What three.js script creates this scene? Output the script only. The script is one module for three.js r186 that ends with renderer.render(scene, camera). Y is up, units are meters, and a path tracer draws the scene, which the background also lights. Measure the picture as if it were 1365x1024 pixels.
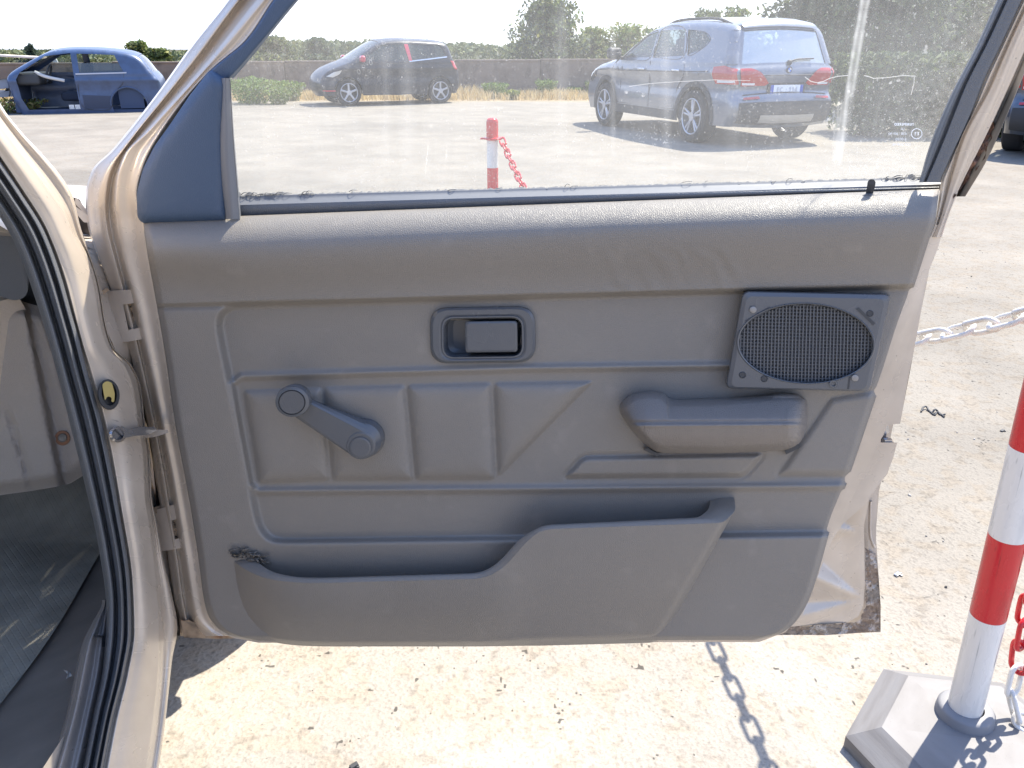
import * as THREE from 'three';
import { mergeGeometries, mergeVertices } from 'three/addons/utils/BufferGeometryUtils.js';
import { TessellateModifier } from 'three/addons/modifiers/TessellateModifier.js';
import { RoundedBoxGeometry } from 'three/addons/geometries/RoundedBoxGeometry.js';

// ---------------------------------------------------------------- camera, sky, sun, exposure
const scene = new THREE.Scene();
const FOCAL = 1060, EYE = 1.25, PITCH = THREE.MathUtils.degToRad(22.96);      // focal length in pixels of a 1365 x 1024 frame
const camera = new THREE.PerspectiveCamera(2 * Math.atan(512 / FOCAL) * 180 / Math.PI, 1365 / 1024, 0.05, 900);
camera.position.set(0, EYE, 0);
camera.rotation.x = -PITCH;
scene.add(camera);

const lerp = (a, b, t) => a + (b - a) * t, clamp = (x, a = 0, b = 1) => Math.min(b, Math.max(a, x));
const sstep = (a, b, x) => { const t = clamp((x - a) / (b - a)); return t * t * (3 - 2 * t); };
const SUN = new THREE.Vector3(0.42, 1, -0.45).normalize();
{
  const w = 512, h = 256, data = new Float32Array(w * h * 4), d = new THREE.Vector3();
  for (let j = 0; j < h; j++) for (let i = 0; i < w; i++) {
    const el = ((j + 0.5) / h - 0.5) * Math.PI, az = ((i + 0.5) / w - 0.5) * 2 * Math.PI;
    d.set(Math.cos(el) * Math.cos(az), Math.sin(el), Math.cos(el) * Math.sin(az));
    const up = Math.max(0, d.y), k = Math.pow(up, 0.42), c = Math.max(0, d.dot(SUN)), glow = 0.55 * Math.pow(c, 6) + 1.2 * Math.pow(c, 40);
    const o = (j * w + i) * 4, low = d.y < 0 ? 0.55 : 1;
    const s = sstep(-0.6, 0.7, d.x * SUN.x * 1.6 + d.z * SUN.z * 1.6), hr = lerp(0.50, 0.88, s), hg = lerp(0.60, 0.88, s), hb = lerp(0.80, 0.91, s);
    data[o] = 1.15 * low * (hr * (1 - k) + 0.12 * k + glow * 0.6);
    data[o + 1] = 1.15 * low * (hg * (1 - k) + 0.24 * k + glow * 0.6);
    data[o + 2] = 1.15 * low * (hb * (1 - k) + 0.56 * k + glow * 0.6);
    data[o + 3] = 1;
  }
  const sky = new THREE.DataTexture(data, w, h, THREE.RGBAFormat, THREE.FloatType);
  sky.mapping = THREE.EquirectangularReflectionMapping; sky.magFilter = THREE.LinearFilter; sky.minFilter = THREE.LinearFilter; sky.needsUpdate = true;
  scene.background = sky; scene.environment = sky;
}
const sun = new THREE.DirectionalLight(new THREE.Color(1, 0.92, 0.79), 4.7);
sun.position.copy(SUN).multiplyScalar(40); sun.castShadow = true; sun.shadow.mapSize.set(4096, 4096);
Object.assign(sun.shadow.camera, { left: -26, right: 26, top: 26, bottom: -26, near: 1, far: 90 });
scene.add(sun, sun.target);
const renderer = new THREE.WebGLRenderer({ antialias: true });
renderer.toneMapping = THREE.LinearToneMapping; renderer.toneMappingExposure = 2.35;
renderer.shadowMap.enabled = true; renderer.setSize(1024, 768);

// ---------------------------------------------------------------- helpers
let seed = 12345;
const rnd = () => { seed = (seed * 1664525 + 1013904223) >>> 0; return seed / 4294967296; };
const rr = (a, b) => a + (b - a) * rnd();
const V = (x, y, z) => new THREE.Vector3(x, y, z);
const hash = (x, y, s) => { let h = (Math.imul(x, 374761393) + Math.imul(y, 668265263) + Math.imul(s, 1442695041)) | 0; h = Math.imul(h ^ (h >>> 13), 1274126177); h ^= h >>> 16; return (h >>> 0) / 4294967296; };
function vnoise(x, y, per = 0, s = 0) {                                         // value noise, tiling every per cells
  const xi = Math.floor(x), yi = Math.floor(y), fx = x - xi, fy = y - yi, u = fx * fx * (3 - 2 * fx), v = fy * fy * (3 - 2 * fy);
  const m = (a) => per ? ((a % per) + per) % per : a;
  return lerp(lerp(hash(m(xi), m(yi), s), hash(m(xi + 1), m(yi), s), u), lerp(hash(m(xi), m(yi + 1), s), hash(m(xi + 1), m(yi + 1), s), u), v);
}
const fbm = (x, y, per, oct, s = 0) => { let a = 0, w = 0.5, n = 0; for (let i = 0; i < oct; i++) { a += w * vnoise(x, y, per, s + i); n += w; x *= 2; y *= 2; per *= 2; w *= 0.5; } return a / n; };
function dataTex(n, f, { srgb = false, repeat = 1, h = n } = {}) {             // f(u, v) -> [r, g, b] 0..1 linear-ish or srgb
  const a = new Uint8Array(n * h * 4);
  for (let j = 0; j < h; j++) for (let i = 0; i < n; i++) { const c = f(i / n, j / h, i, j), o = (j * n + i) * 4; a[o] = clamp(c[0]) * 255; a[o + 1] = clamp(c[1]) * 255; a[o + 2] = clamp(c[2]) * 255; a[o + 3] = 255; }
  const t = new THREE.DataTexture(a, n, h, THREE.RGBAFormat); t.wrapS = t.wrapT = THREE.RepeatWrapping; t.repeat.set(repeat, repeat);
  t.magFilter = THREE.LinearFilter; t.minFilter = THREE.LinearMipmapLinearFilter; t.generateMipmaps = true; if (srgb) t.colorSpace = THREE.SRGBColorSpace; t.needsUpdate = true; return t;
}
const names = {};
const numbered = (n) => { const k = names[n] = (names[n] ?? -1) + 1; return k ? n + '_' + String(k).padStart(3, '0') : n; };
function mesh(name, geo, mat, parent = scene, label) {
  const m = new THREE.Mesh(Array.isArray(geo) ? join(geo) : geo, mat); m.castShadow = m.receiveShadow = true;
  m.name = parent === scene ? numbered(name) : name; parent.add(m); if (label) m.userData.label = label; return m;
}
function join(list) {
  list = list.map((g) => { g = g.index ? g.toNonIndexed() : g.clone(); for (const k of Object.keys(g.attributes)) if (!['position', 'normal', 'uv'].includes(k)) g.deleteAttribute(k);
    if (!g.attributes.uv) g.setAttribute('uv', new THREE.BufferAttribute(new Float32Array(g.attributes.position.count * 2), 2)); return g; });
  return mergeGeometries(list);
}
const tag = (o, label, category, group, kind) => { Object.assign(o.userData, { label, category }); if (group) o.userData.group = group; if (kind) o.userData.kind = kind; return o; };
function thing(name, label, category, p = [0, 0, 0], turn = 0, group) {
  const o = new THREE.Group(); o.name = numbered(name); o.position.set(...p); o.rotation.y = turn; scene.add(o); return tag(o, label, category, group);
}
const std = (c, roughness = 0.7, more = {}) => new THREE.MeshPhysicalMaterial({ color: Array.isArray(c) ? new THREE.Color().setRGB(...c) : c, roughness, side: THREE.DoubleSide, ...more });

// where the measured points of the place lie: sight lines met with the door's plane, the side of the car, a cross plane or the ground
const CP = Math.cos(PITCH), SP = Math.sin(PITCH);
const sight = (px, py) => { const x = (px - 682.5) / FOCAL, y = -(py - 512) / FOCAL; return V(x, y * CP - SP, -y * SP - CP); };
const meet = (px, py, p, n) => { const d = sight(px, py), o = V(0, EYE, 0); return d.multiplyScalar(p.clone().sub(o).dot(n) / d.dot(n)).add(o); };
const NDOOR = V(-0.07, 0, 1).normalize(), PDOOR = V(0, 1, -0.97);
const flat = (px, py, off = 0) => meet(px, py, PDOOR.clone().addScaledVector(NDOOR, off), NDOOR);
const sillY = (x) => 293 - (x - 190) * 0.0387;
const SILL = flat(1250, sillY(1250)).sub(flat(190, sillY(190))).normalize(), UPD = V().crossVectors(NDOOR, SILL).normalize();
const NWIN = NDOOR.clone().addScaledVector(UPD, -0.16).normalize(), PWIN = flat(700, sillY(700));
const winp = (px, py, off = 0) => meet(px, py, PWIN.clone().addScaledVector(NWIN, off), NWIN);     // the window leans in above the sill
const door = (px, py, off = 0) => py < sillY(px) ? winp(px, py, off) : flat(px, py, off);
const side = (px, py, x) => meet(px, py, V(x, 0, 0), V(1, 0, 0));
const cross = (px, py, z) => meet(px, py, V(0, 0, z), V(0, 0, 1));
const ground = (px, py, y = 0) => meet(px, py, V(0, y, 0), V(0, 1, 0));

function pchip(pts) {                                                           // smooth monotone curve through [key, value, value2...]
  const n = pts.length, m = pts[0].length - 1, sl = [];
  for (let k = 0; k < m; k++) {
    const d = []; for (let i = 0; i < n - 1; i++) d.push((pts[i + 1][k + 1] - pts[i][k + 1]) / (pts[i + 1][0] - pts[i][0]));
    sl.push(pts.map((_, i) => i === 0 ? d[0] : i === n - 1 ? d[n - 2] : d[i - 1] * d[i] <= 0 ? 0 : 2 * d[i - 1] * d[i] / (d[i - 1] + d[i])));
  }
  return (t) => {
    let i = 0; while (i < n - 2 && t > pts[i + 1][0]) i++;
    const h = pts[i + 1][0] - pts[i][0], u = (t - pts[i][0]) / h, out = [];
    for (let k = 0; k < m; k++) {
      const a = pts[i][k + 1], b = pts[i + 1][k + 1];
      if (u < 0) out.push(a + sl[k][i] * u * h); else if (u > 1) out.push(b + sl[k][i + 1] * (u - 1) * h);
      else out.push((2 * u ** 3 - 3 * u * u + 1) * a + (u ** 3 - 2 * u * u + u) * h * sl[k][i] + (3 * u * u - 2 * u ** 3) * b + (u ** 3 - u * u) * h * sl[k][i + 1]);
    }
    return m === 1 ? out[0] : out;
  };
}
const xAt = (pts) => pchip(pts.map(([x, y, ...o]) => [y, x, ...o]));
function grid(nu, nv, f, uvf = (u, v) => [u, v], closedU = false, towards = V(0, EYE, 0)) {
  const p = [], uv = [], idx = [];
  for (let j = 0; j <= nv; j++) for (let i = 0; i <= nu; i++) { const q = f(i / nu, j / nv); p.push(q.x, q.y, q.z); uv.push(...uvf(i / nu, j / nv, q)); }
  for (let j = 0; j < nv; j++) for (let i = 0; i < nu; i++) { const a = j * (nu + 1) + i, b = a + 1, c = a + nu + 1, d = c + 1; idx.push(a, c, b, b, c, d); }
  const g = new THREE.BufferGeometry(); g.setAttribute('position', new THREE.Float32BufferAttribute(p, 3)); g.setAttribute('uv', new THREE.Float32BufferAttribute(uv, 2)); g.setIndex(idx);
  return face(g, towards, closedU ? nu : 0, nv);
}
function face(g, towards, closed = 0, nv = 0) {                                 // smooth normals, turned to the side that is looked at
  g.computeVertexNormals();
  if (towards) {
    const p = g.attributes.position, n = g.attributes.normal, a = V(), b = V(); let s = 0;
    for (let i = 0; i < p.count; i++) { a.fromBufferAttribute(p, i); b.fromBufferAttribute(n, i); s += towards.clone().sub(a).normalize().dot(b); }
    if (s < 0) { const x = g.index.array; for (let i = 0; i < x.length; i += 3) { const t = x[i]; x[i] = x[i + 1]; x[i + 1] = t; } g.computeVertexNormals(); }
  }
  if (closed) { const n = g.attributes.normal, r = closed + 1; for (let j = 0; j <= nv; j++) { const a = j * r, b = a + closed; const v = V(n.getX(a) + n.getX(b), n.getY(a) + n.getY(b), n.getZ(a) + n.getZ(b)).normalize(); n.setXYZ(a, ...v.toArray()); n.setXYZ(b, ...v.toArray()); } }
  return g;
}
const mmuv = (q) => [q.x + q.z * 0.6, q.y - q.z * 0.8];
// strip lofted between curves x(y) with their own offsets; each rail [curve, off]
function loft(rails, y0, y1, n, place, sub = 4) {
  const m = (rails.length - 1) * sub;
  return grid(m, n, (u, v) => {
    const y = lerp(y0, y1, v), k = Math.min(rails.length - 2, Math.floor(u * (rails.length - 1) + 1e-9)), t = u * (rails.length - 1) - k;
    const A = rails[k], B = rails[k + 1], oa = typeof A[1] === 'function' ? A[1](y) : A[1], ob = typeof B[1] === 'function' ? B[1](y) : B[1], e = (1 - Math.cos(t * Math.PI)) / 2;
    return place(lerp(A[0](y), B[0](y), t), y, lerp(oa, ob, e));
  }, (u, v, q) => mmuv(q));
}
function sdPoly(x, y, P) {                                                      // signed distance, negative inside
  let d = 1e9, s = 1;
  for (let i = 0, j = P.length - 1; i < P.length; j = i++) {
    const ex = P[j][0] - P[i][0], ey = P[j][1] - P[i][1], wx = x - P[i][0], wy = y - P[i][1], t = clamp((wx * ex + wy * ey) / (ex * ex + ey * ey)), bx = wx - ex * t, by = wy - ey * t;
    d = Math.min(d, bx * bx + by * by);
    const c1 = y >= P[i][1], c2 = y < P[j][1], c3 = ex * wy > ey * wx;
    if ((c1 && c2 && c3) || (!c1 && !c2 && !c3)) s = -s;
  }
  return s * Math.sqrt(d);
}
function segDist(x, y, P) { let d = 1e9; for (let i = 0; i < P.length - 1; i++) { const ex = P[i + 1][0] - P[i][0], ey = P[i + 1][1] - P[i][1], wx = x - P[i][0], wy = y - P[i][1], t = clamp((wx * ex + wy * ey) / (ex * ex + ey * ey)); d = Math.min(d, Math.hypot(wx - ex * t, wy - ey * t)); } return d; }
function rounded(P, r, closed = true, n = 6) {                                  // polygon (any dimension) with its corners rounded
  const out = [], N = P.length;
  for (let i = 0; i < N; i++) {
    if (!closed && (i === 0 || i === N - 1)) { out.push(P[i]); continue; }
    const p = P[i], a = P[(i + N - 1) % N], b = P[(i + 1) % N], R = p.r ?? r;
    const la = Math.hypot(a[0] - p[0], a[1] - p[1]), lb = Math.hypot(b[0] - p[0], b[1] - p[1]), ta = Math.min(0.48, R / (la || 1)), tb = Math.min(0.48, R / (lb || 1));
    for (let k = 0; k <= n; k++) { const t = k / n; out.push(p.map((_, c) => (1 - t) ** 2 * lerp(p[c], a[c], ta) + 2 * t * (1 - t) * p[c] + t * t * lerp(p[c], b[c], tb))); }
  }
  return out;
}
function resample(P, N, closed = true) {
  const Q = closed ? [...P, P[0]] : P, L = [0]; for (let i = 1; i < Q.length; i++) L.push(L[i - 1] + Math.hypot(...Q[i].map((v, k) => v - Q[i - 1][k])));
  const out = []; let j = 0;
  for (let i = 0; i < N; i++) { const s = L[L.length - 1] * i / (closed ? N : N - 1); while (j < Q.length - 2 && s > L[j + 1]) j++; const t = (s - L[j]) / ((L[j + 1] - L[j]) || 1); out.push(Q[j].map((v, k) => lerp(v, Q[j + 1][k], t))); }
  return out;
}
// loops of [px, py] with an offset each, lofted one to the next; cap closes the last
function stack(loops, place, cap = true, N = 64, soft = false) {
  const R = loops.map(([P, off]) => [P.length === N ? P : resample(P, N), off]).map(([P, off]) => P.map(([x, y, o]) => place(x, y, off + (o || 0))));
  const parts = [];
  const one = (a, b, m = 1) => grid(N, m, (u, v) => { const i = Math.round(u * N) % N; return R[a][i].clone().lerp(R[b][i], v); }, (u, v, q) => mmuv(q), true);
  if (soft) parts.push(grid(N, R.length - 1, (u, v) => R[Math.round(v * (R.length - 1))][Math.round(u * N) % N], (u, v, q) => mmuv(q), true));
  else for (let k = 0; k < R.length - 1; k++) parts.push(one(k, k + 1));
  if (cap) { const last = R[R.length - 1], c = last.reduce((s, q) => s.add(q), V()).divideScalar(N); parts.push(grid(N, 4, (u, v) => last[Math.round(u * N) % N].clone().lerp(c, v), (u, v, q) => mmuv(q), true)); }
  return join(parts);
}
const ell = (cx, cy, rx, ry, rot = 0, N = 64) => Array.from({ length: N }, (_, i) => { const a = i / N * 2 * Math.PI, x = rx * Math.cos(a), y = ry * Math.sin(a); return [cx + x * Math.cos(rot) - y * Math.sin(rot), cy + x * Math.sin(rot) + y * Math.cos(rot)]; });
const quad = (P, r, N = 64) => resample(rounded(P, r), N);
// flat or gently shaped sheet cut to an outline, with edges folded back by thick
function plate(P, place, off = 0, thick = 0.004, { holes = [], edge = 40, rim = true } = {}) {
  const f = typeof off === 'function' ? off : () => off;
  const s = new THREE.Shape(P.map(([x, y]) => new THREE.Vector2(x, y))); for (const h of holes) s.holes.push(new THREE.Path(h.map(([x, y]) => new THREE.Vector2(x, y))));
  let g = new THREE.ShapeGeometry(s); if (edge) g = mergeVertices(new TessellateModifier(edge, 14).modify(g.toNonIndexed().deleteAttribute('normal').deleteAttribute('uv')), 0.01); else { g.deleteAttribute('normal'); g.deleteAttribute('uv'); }
  const a = g.attributes.position, uv = [];
  for (let i = 0; i < a.count; i++) { const x = a.getX(i), y = a.getY(i), q = place(x, y, f(x, y)); a.setXYZ(i, q.x, q.y, q.z); uv.push(...mmuv(q)); }
  g.setAttribute('uv', new THREE.Float32BufferAttribute(uv, 2)); face(g, V(0, EYE, 0));
  if (!rim) return g;
  const walls = [P, ...holes].map((L) => grid(L.length, 1, (u, v) => { const [x, y] = L[Math.round(u * L.length) % L.length]; return place(x, y, f(x, y) - v * thick); }, (u, v, q) => mmuv(q), false, null).toNonIndexed());
  for (const w of walls) w.computeVertexNormals();
  return join([g, ...walls]);
}
function tube(pts, r, n = 24, rs = 8) { return new THREE.TubeGeometry(new THREE.CatmullRomCurve3(pts), n, r, rs, false); }

// ---------------------------------------------------------------- materials
const grainTex = (() => {                                                      // leather-like cells, tiling
  const n = 512, C = 46, px = [];
  for (let j = 0; j < C; j++) for (let i = 0; i < C; i++) px.push([i + hash(i, j, 5), j + hash(i, j, 9)]);
  return dataTex(n, (u, v) => {
    const x = u * C, y = v * C, ci = Math.floor(x), cj = Math.floor(y); let a = 9, b = 9;
    for (let dj = -1; dj <= 1; dj++) for (let di = -1; di <= 1; di++) {
      const ii = (ci + di + C) % C, jj = (cj + dj + C) % C, [qx, qy] = px[jj * C + ii], d = Math.hypot(qx - ii + ci + di - x, qy - jj + cj + dj - y);
      if (d < a) { b = a; a = d; } else if (d < b) b = d;
    }
    const k = clamp((b - a) * 2.2) * 0.7 + 0.3 * fbm(u * 16, v * 16, 16, 4, 3); return [k, k, k];
  }, { repeat: 9 });
})();
const vinylTex = dataTex(1024, (u, v) => {                                      // slight wear, dust and scuffs on the grey trim
  let k = 0.95 + 0.06 * (fbm(u * 6, v * 6, 6, 5, 21) - 0.5) + 0.03 * (hash(Math.floor(u * 1024), Math.floor(v * 1024), 2) - 0.5);
  const s = fbm(u * 24, v * 24, 24, 4, 8); if (s > 0.7) k += (s - 0.7) * 0.25;
  return [k, k * 0.995, k * 0.985];
}, { srgb: true, repeat: 1.3 });
const smudge = dataTex(512, (u, v) => { const k = 0.55 + 0.6 * (fbm(u * 8, v * 8, 8, 5, 31) - 0.35); return [k, k, k]; }, { repeat: 2 });
const wearTex = dataTex(1024, (u, v) => { let k = 0.92 + 0.25 * (fbm(u * 5, v * 5, 5, 5, 33) - 0.5); const sc = fbm(u * 10, v * 60, 0, 3, 36); if (sc > 0.72) k -= (sc - 0.72) * 1.2; return [k, k, k]; }, { repeat: 1.1 });
const postTex = dataTex(512, (u, v) => { let k = 0.97 - 0.10 * sstep(0.5, 0.75, fbm(u * 6, v * 5, 6, 5, 211)); const sc = vnoise(u * 90, v * 7, 90, 214) * vnoise(u * 12, v * 30, 12, 215); if (sc > 0.62) k -= (sc - 0.62) * 1.3; k -= 0.12 * sstep(0.35, 0, v) * fbm(u * 20, v * 8, 20, 3, 216); return [k, k * 0.99, k * 0.97]; }, { srgb: true });
const M = {};
M.vinyl = std([0.245, 0.224, 0.197], 0.47, { map: vinylTex, bumpMap: grainTex, bumpScale: 0.00035, roughnessMap: wearTex, specularIntensity: 0.9 });
M.armvinyl = std([0.23, 0.205, 0.183], 0.33, { map: vinylTex, bumpMap: grainTex, bumpScale: 0.0006 });
M.plastic = std([0.100, 0.105, 0.112], 0.38, { roughnessMap: smudge, bumpMap: grainTex, bumpScale: 0.00012 });
M.sail = std([0.050, 0.085, 0.145], 0.5, { bumpMap: grainTex, bumpScale: 0.0002 });
M.dark = std([0.045, 0.047, 0.05], 0.6);
M.rubber = std([0.13, 0.137, 0.145], 0.5, { bumpMap: grainTex, bumpScale: 0.0003 });
M.belt = std([0.17, 0.175, 0.185], 0.55);
const dirtTex = dataTex(1024, (u, v) => {
  const a = fbm(u * 9, v * 9, 9, 6, 41), b = fbm(u * 40, v * 40, 40, 3, 51), s = hash(Math.floor(u * 1024), Math.floor(v * 1024), 77);
  let k = 0.97 - 0.10 * sstep(0.3, 0.9, a) - 0.05 * b; if (s > 0.9994) k *= 0.55;
  return [k, k * (0.995 - 0.02 * a), k * (0.985 - 0.04 * a)];
}, { srgb: true });
M.paint = std([0.70, 0.62, 0.52], 0.42, { metalness: 0.2, map: dirtTex, clearcoat: 0.35, clearcoatRoughness: 0.3, roughnessMap: smudge });
M.paintFlat = std([0.64, 0.565, 0.475], 0.55, { metalness: 0.15, map: dirtTex, clearcoat: 0.15, clearcoatRoughness: 0.4 });
const grimeTex = dataTex(1024, (u, v) => {
  const a = fbm(u * 14, v * 14, 14, 6, 61), b = fbm(u * 50, v * 12, 0, 4, 71), k = lerp(0.95, 0.33, sstep(0.45, 0.72, a)) * lerp(1, 0.7, sstep(0.55, 0.8, b));
  const rust = sstep(0.6, 0.75, fbm(u * 20, v * 20, 20, 4, 81));
  return [k * lerp(1, 0.85, rust), k * lerp(0.94, 0.62, rust), k * lerp(0.85, 0.42, rust)];
}, { srgb: true });
M.grime = std([0.46, 0.39, 0.32], 0.85, { map: grimeTex, bumpMap: grimeTex, bumpScale: 0.002 });
const rustTex = dataTex(1024, (u, v) => {
  const a = fbm(u * 30, v * 30, 30, 5, 91), b = fbm(u * 90, v * 90, 90, 3, 95), c = fbm(u * 12, v * 12, 12, 4, 99);
  const k = 0.6 + 0.4 * b, pale = sstep(0.52, 0.7, a), w = sstep(0.5, 0.65, c);
  return [lerp(0.60, 0.86, pale) * k + 0.12, lerp(0.53, 0.80, pale) * k + lerp(0.09, 0.12, w), lerp(0.46, 0.74, pale) * k + lerp(0.07, 0.12, w)];
}, { srgb: true, repeat: 3 });
M.rust = std([0.78, 0.80, 0.80], 0.95, { map: rustTex, bumpMap: rustTex, bumpScale: 0.006 });
M.rustDark = std([0.24, 0.16, 0.13], 0.9, { map: rustTex, bumpMap: rustTex, bumpScale: 0.012 });
M.steel = std([0.42, 0.42, 0.43], 0.38, { metalness: 0.85, roughnessMap: smudge });
M.gold = std([0.75, 0.60, 0.22], 0.45, { metalness: 0.5 });
M.foam = std([0.24, 0.235, 0.225], 0.95);
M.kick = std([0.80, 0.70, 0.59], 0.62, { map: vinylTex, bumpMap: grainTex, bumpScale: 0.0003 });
const matTex = dataTex(1024, (u, v) => {                                        // ribbed rubber mat with dust
  const x = u * 44, y = v * 44, r = Math.abs(((x + y) % 2 + 2) % 2 - 1), q = Math.abs(((x - y) % 2 + 2) % 2 - 1), k = 0.55 + 0.45 * Math.min(1, Math.min(r, q) * 3);
  return [k, k, k];
}, { repeat: 2.2 });
const matCol = dataTex(1024, (u, v) => {
  const a = fbm(u * 8, v * 8, 8, 5, 121), s = hash(Math.floor(u * 700), Math.floor(v * 700), 17); let k = 0.72 + 0.36 * a; if (s > 0.9985) k = 1;
  return [k, k * 1.0, k * 0.97];
}, { srgb: true, repeat: 1.5 });
M.mat = std([0.33, 0.315, 0.28], 0.85, { map: matCol, bumpMap: matTex, bumpScale: 0.0011 });
M.carpet = std([0.24, 0.21, 0.185], 0.98, { map: matCol });
M.glass = std([0.97, 0.99, 0.98], 0, { transmission: 1, thickness: 0, ior: 1.5, specularIntensity: 0.55 });
M.red = std([0.62, 0.022, 0.03], 0.4, { map: postTex, roughnessMap: smudge });
M.white = std([0.78, 0.77, 0.74], 0.45, { map: postTex, roughnessMap: smudge });
M.screw = std([0.26, 0.255, 0.25], 0.5, { metalness: 0.5 });
// dusty window film: thin light-scattering dirt whose share of each spot is in the alpha map
const FX0 = 290, FX1 = 1350, FY0 = -60, FY1 = 275;
let FILM;
const filmTex = (() => {
  const w = 2048, h = 720, c = document.createElement('canvas'); c.width = w; c.height = h; const x = c.getContext('2d');
  const O = winp(FX0, FY1), ax = winp(FX1, FY1).sub(O), bx = V().crossVectors(NWIN, ax).normalize(), hgt = winp(FX1, FY0).sub(O).dot(bx), wd2 = ax.lengthSq();   // the map lies along the pane's own axes
  FILM = { O, ax, bx, hgt, wd2 };
  const P2 = (px, py) => { const q = winp(px, py).sub(O); return [q.dot(ax) / wd2 * w, (1 - q.dot(bx) / hgt) * h]; }, im = x.createImageData(w, h);
  for (let j = 0; j < h; j++) for (let i = 0; i < w; i++) {
    const px = FX0 + i / w * (FX1 - FX0), py = FY0 + j / h * (FY1 - FY0), edge = clamp((1312 - py * 0.40 - px) / 130);
    let a = 0.14 + 0.08 * (fbm(px / 90, py / 50, 0, 4, 7) - 0.4) + 0.02 * sstep(0.45, 0.75, fbm(px / 7, py / 120, 0, 3, 13)) + 0.05 * sstep(900, 1200, px);
    const g = vnoise(px / 1.6, py / 1.9, 0, 3); a += (g > 0.80 ? (g - 0.80) * 1.1 : 0) * (0.35 + 0.9 * vnoise(px / 60, py / 60, 0, 4)) * lerp(1.9, 1, edge);
    a += 0.12 * (1 - edge) * vnoise(px / 5, py / 5, 0, 6) + 0.06 * sstep(60, 0, Math.abs(px - 880) - 4) * 0.5;
    const v = clamp(a) * 255; im.data.set([v, v, v, 255], (j * w + i) * 4);
  }
  x.putImageData(im, 0, 0);
  const soft = (px, wd, y0, y1, al, slant = 0) => { const n = 70; for (let k = 0; k < n; k++) { const ya = lerp(y0, y1, k / n), [cx, cy] = P2(px - slant * (ya - 100) + 1.2 * (vnoise(ya / 30, px, 0, 3) - 0.5), ya), W = wd * 1.9, m = al * (0.6 + 0.7 * vnoise(ya / 9, px, 0, 4)) * sstep(0, 0.12, k / n) * sstep(1, 0.85, k / n), g = x.createLinearGradient(cx - W, 0, cx + W, 0); g.addColorStop(0, 'rgba(255,255,255,0)'); g.addColorStop(0.5, `rgba(255,255,255,${m})`); g.addColorStop(1, 'rgba(255,255,255,0)'); x.fillStyle = g; x.fillRect(cx - W, cy, 2 * W, (y1 - y0) / n * 2.15); } };
  soft(1150, 3, -60, 130, 0.40, 0.17); soft(1158, 3, -60, 150, 0.34, 0.18); soft(1154, 9, -60, 240, 0.18, 0.17); soft(1149, 4, 110, 240, 0.34, 0.12); soft(1140, 3, 140, 235, 0.24, 0.07); soft(1134, 3, 140, 235, 0.22, 0.05); soft(1126, 3, 150, 240, 0.16);
  soft(893, 9, -60, 240, 0.12); soft(820, 5, 0, 240, 0.12); soft(534, 14, 0, 250, 0.10); soft(505, 10, 60, 250, 0.08); soft(746, 12, 0, 240, 0.08); soft(988, 14, 60, 230, 0.05);
  const dot = (px, py, a, b, r) => { const [X, Y] = P2(px, py); x.beginPath(); x.ellipse(X, Y, a, b, r, 0, 7); };
  for (const [a, b, c2] of [[470, 95, 22], [455, 112, 14], [500, 70, 10], [330, 100, 12], [355, 60, 8]]) for (let k = 0; k < c2; k++) { dot(a + rr(-34, 34), b + rr(-30, 30), rr(2, 5), rr(3, 8), rr(-0.4, 0.4)); x.strokeStyle = `rgba(255,255,255,${rr(0.08, 0.24)})`; x.lineWidth = rr(0.8, 1.6); x.stroke(); }
  for (let k = 0; k < 700; k++) { dot(rr(310, 1310), rr(-30, 245), rr(0.5, 1.5), rr(0.8, 2.8), rr(-0.3, 0.3)); x.fillStyle = `rgba(255,255,255,${rr(0.08, 0.4)})`; x.fill(); }
  for (const [px, py, r, s] of [[1120, 172, 3.4, 4.4], [1254, 75, 2.6, 7], [1216, 118, 4, 2.6], [1204, 121, 4, 2.4], [1148, 136, 3.4, 6], [1210, 142, 2, 2], [838, 134, 2.6, 3.4], [862, 138, 2.6, 3.4], [1172, 55, 2, 3]]) for (let k = 0; k < 9; k++) { dot(px + rr(-r, r) * 0.7, py + rr(-s, s) * 0.7, r * rr(0.4, 1.1), s * rr(0.4, 1.1), rr(-0.8, 0.8)); x.fillStyle = `rgba(255,255,255,${rr(0.06, 0.2)})`; x.fill(); }
  x.lineWidth = 1.5; x.strokeStyle = 'rgba(255,255,255,0.75)';
  const scr = (P) => { x.beginPath(); P.forEach(([a, b], i) => { const q = P2(a, b); i ? x.lineTo(...q) : x.moveTo(...q); }); x.stroke(); };
  scr([[1086, 113], [1094, 119], [1103, 121], [1112, 119], [1120, 115], [1132, 112], [1146, 111]]); scr([[1168, 111], [1176, 113], [1181, 115], [1200, 114], [1222, 111], [1240, 112]]); x.lineWidth = 1; scr([[842, 126], [870, 122], [900, 120], [960, 117], [1010, 118]]); scr([[1238, 113], [1237, 124], [1233, 138]]);
  const t = new THREE.CanvasTexture(c); t.wrapS = t.wrapT = THREE.ClampToEdgeWrapping; return t;
})();
M.film = new THREE.MeshPhysicalMaterial({ color: new THREE.Color().setRGB(0.80, 0.79, 0.76), transmission: 0.55, roughness: 1, thickness: 0, transparent: true, alphaMap: filmTex, side: THREE.DoubleSide, specularIntensity: 0 });

// ---------------------------------------------------------------- the car in front, its open door
const car = thing('beige_car', 'champagne beige car in the foreground with its front door swung wide open', 'car', [-1.42, 0, -0.45]);
const inCar = (g) => g.translate(1.42, 0, 0.45);
const put = (name, geo, mat, parent = car, label) => mesh(name, inCar(Array.isArray(geo) ? join(geo) : geo), mat, parent, label);

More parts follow.
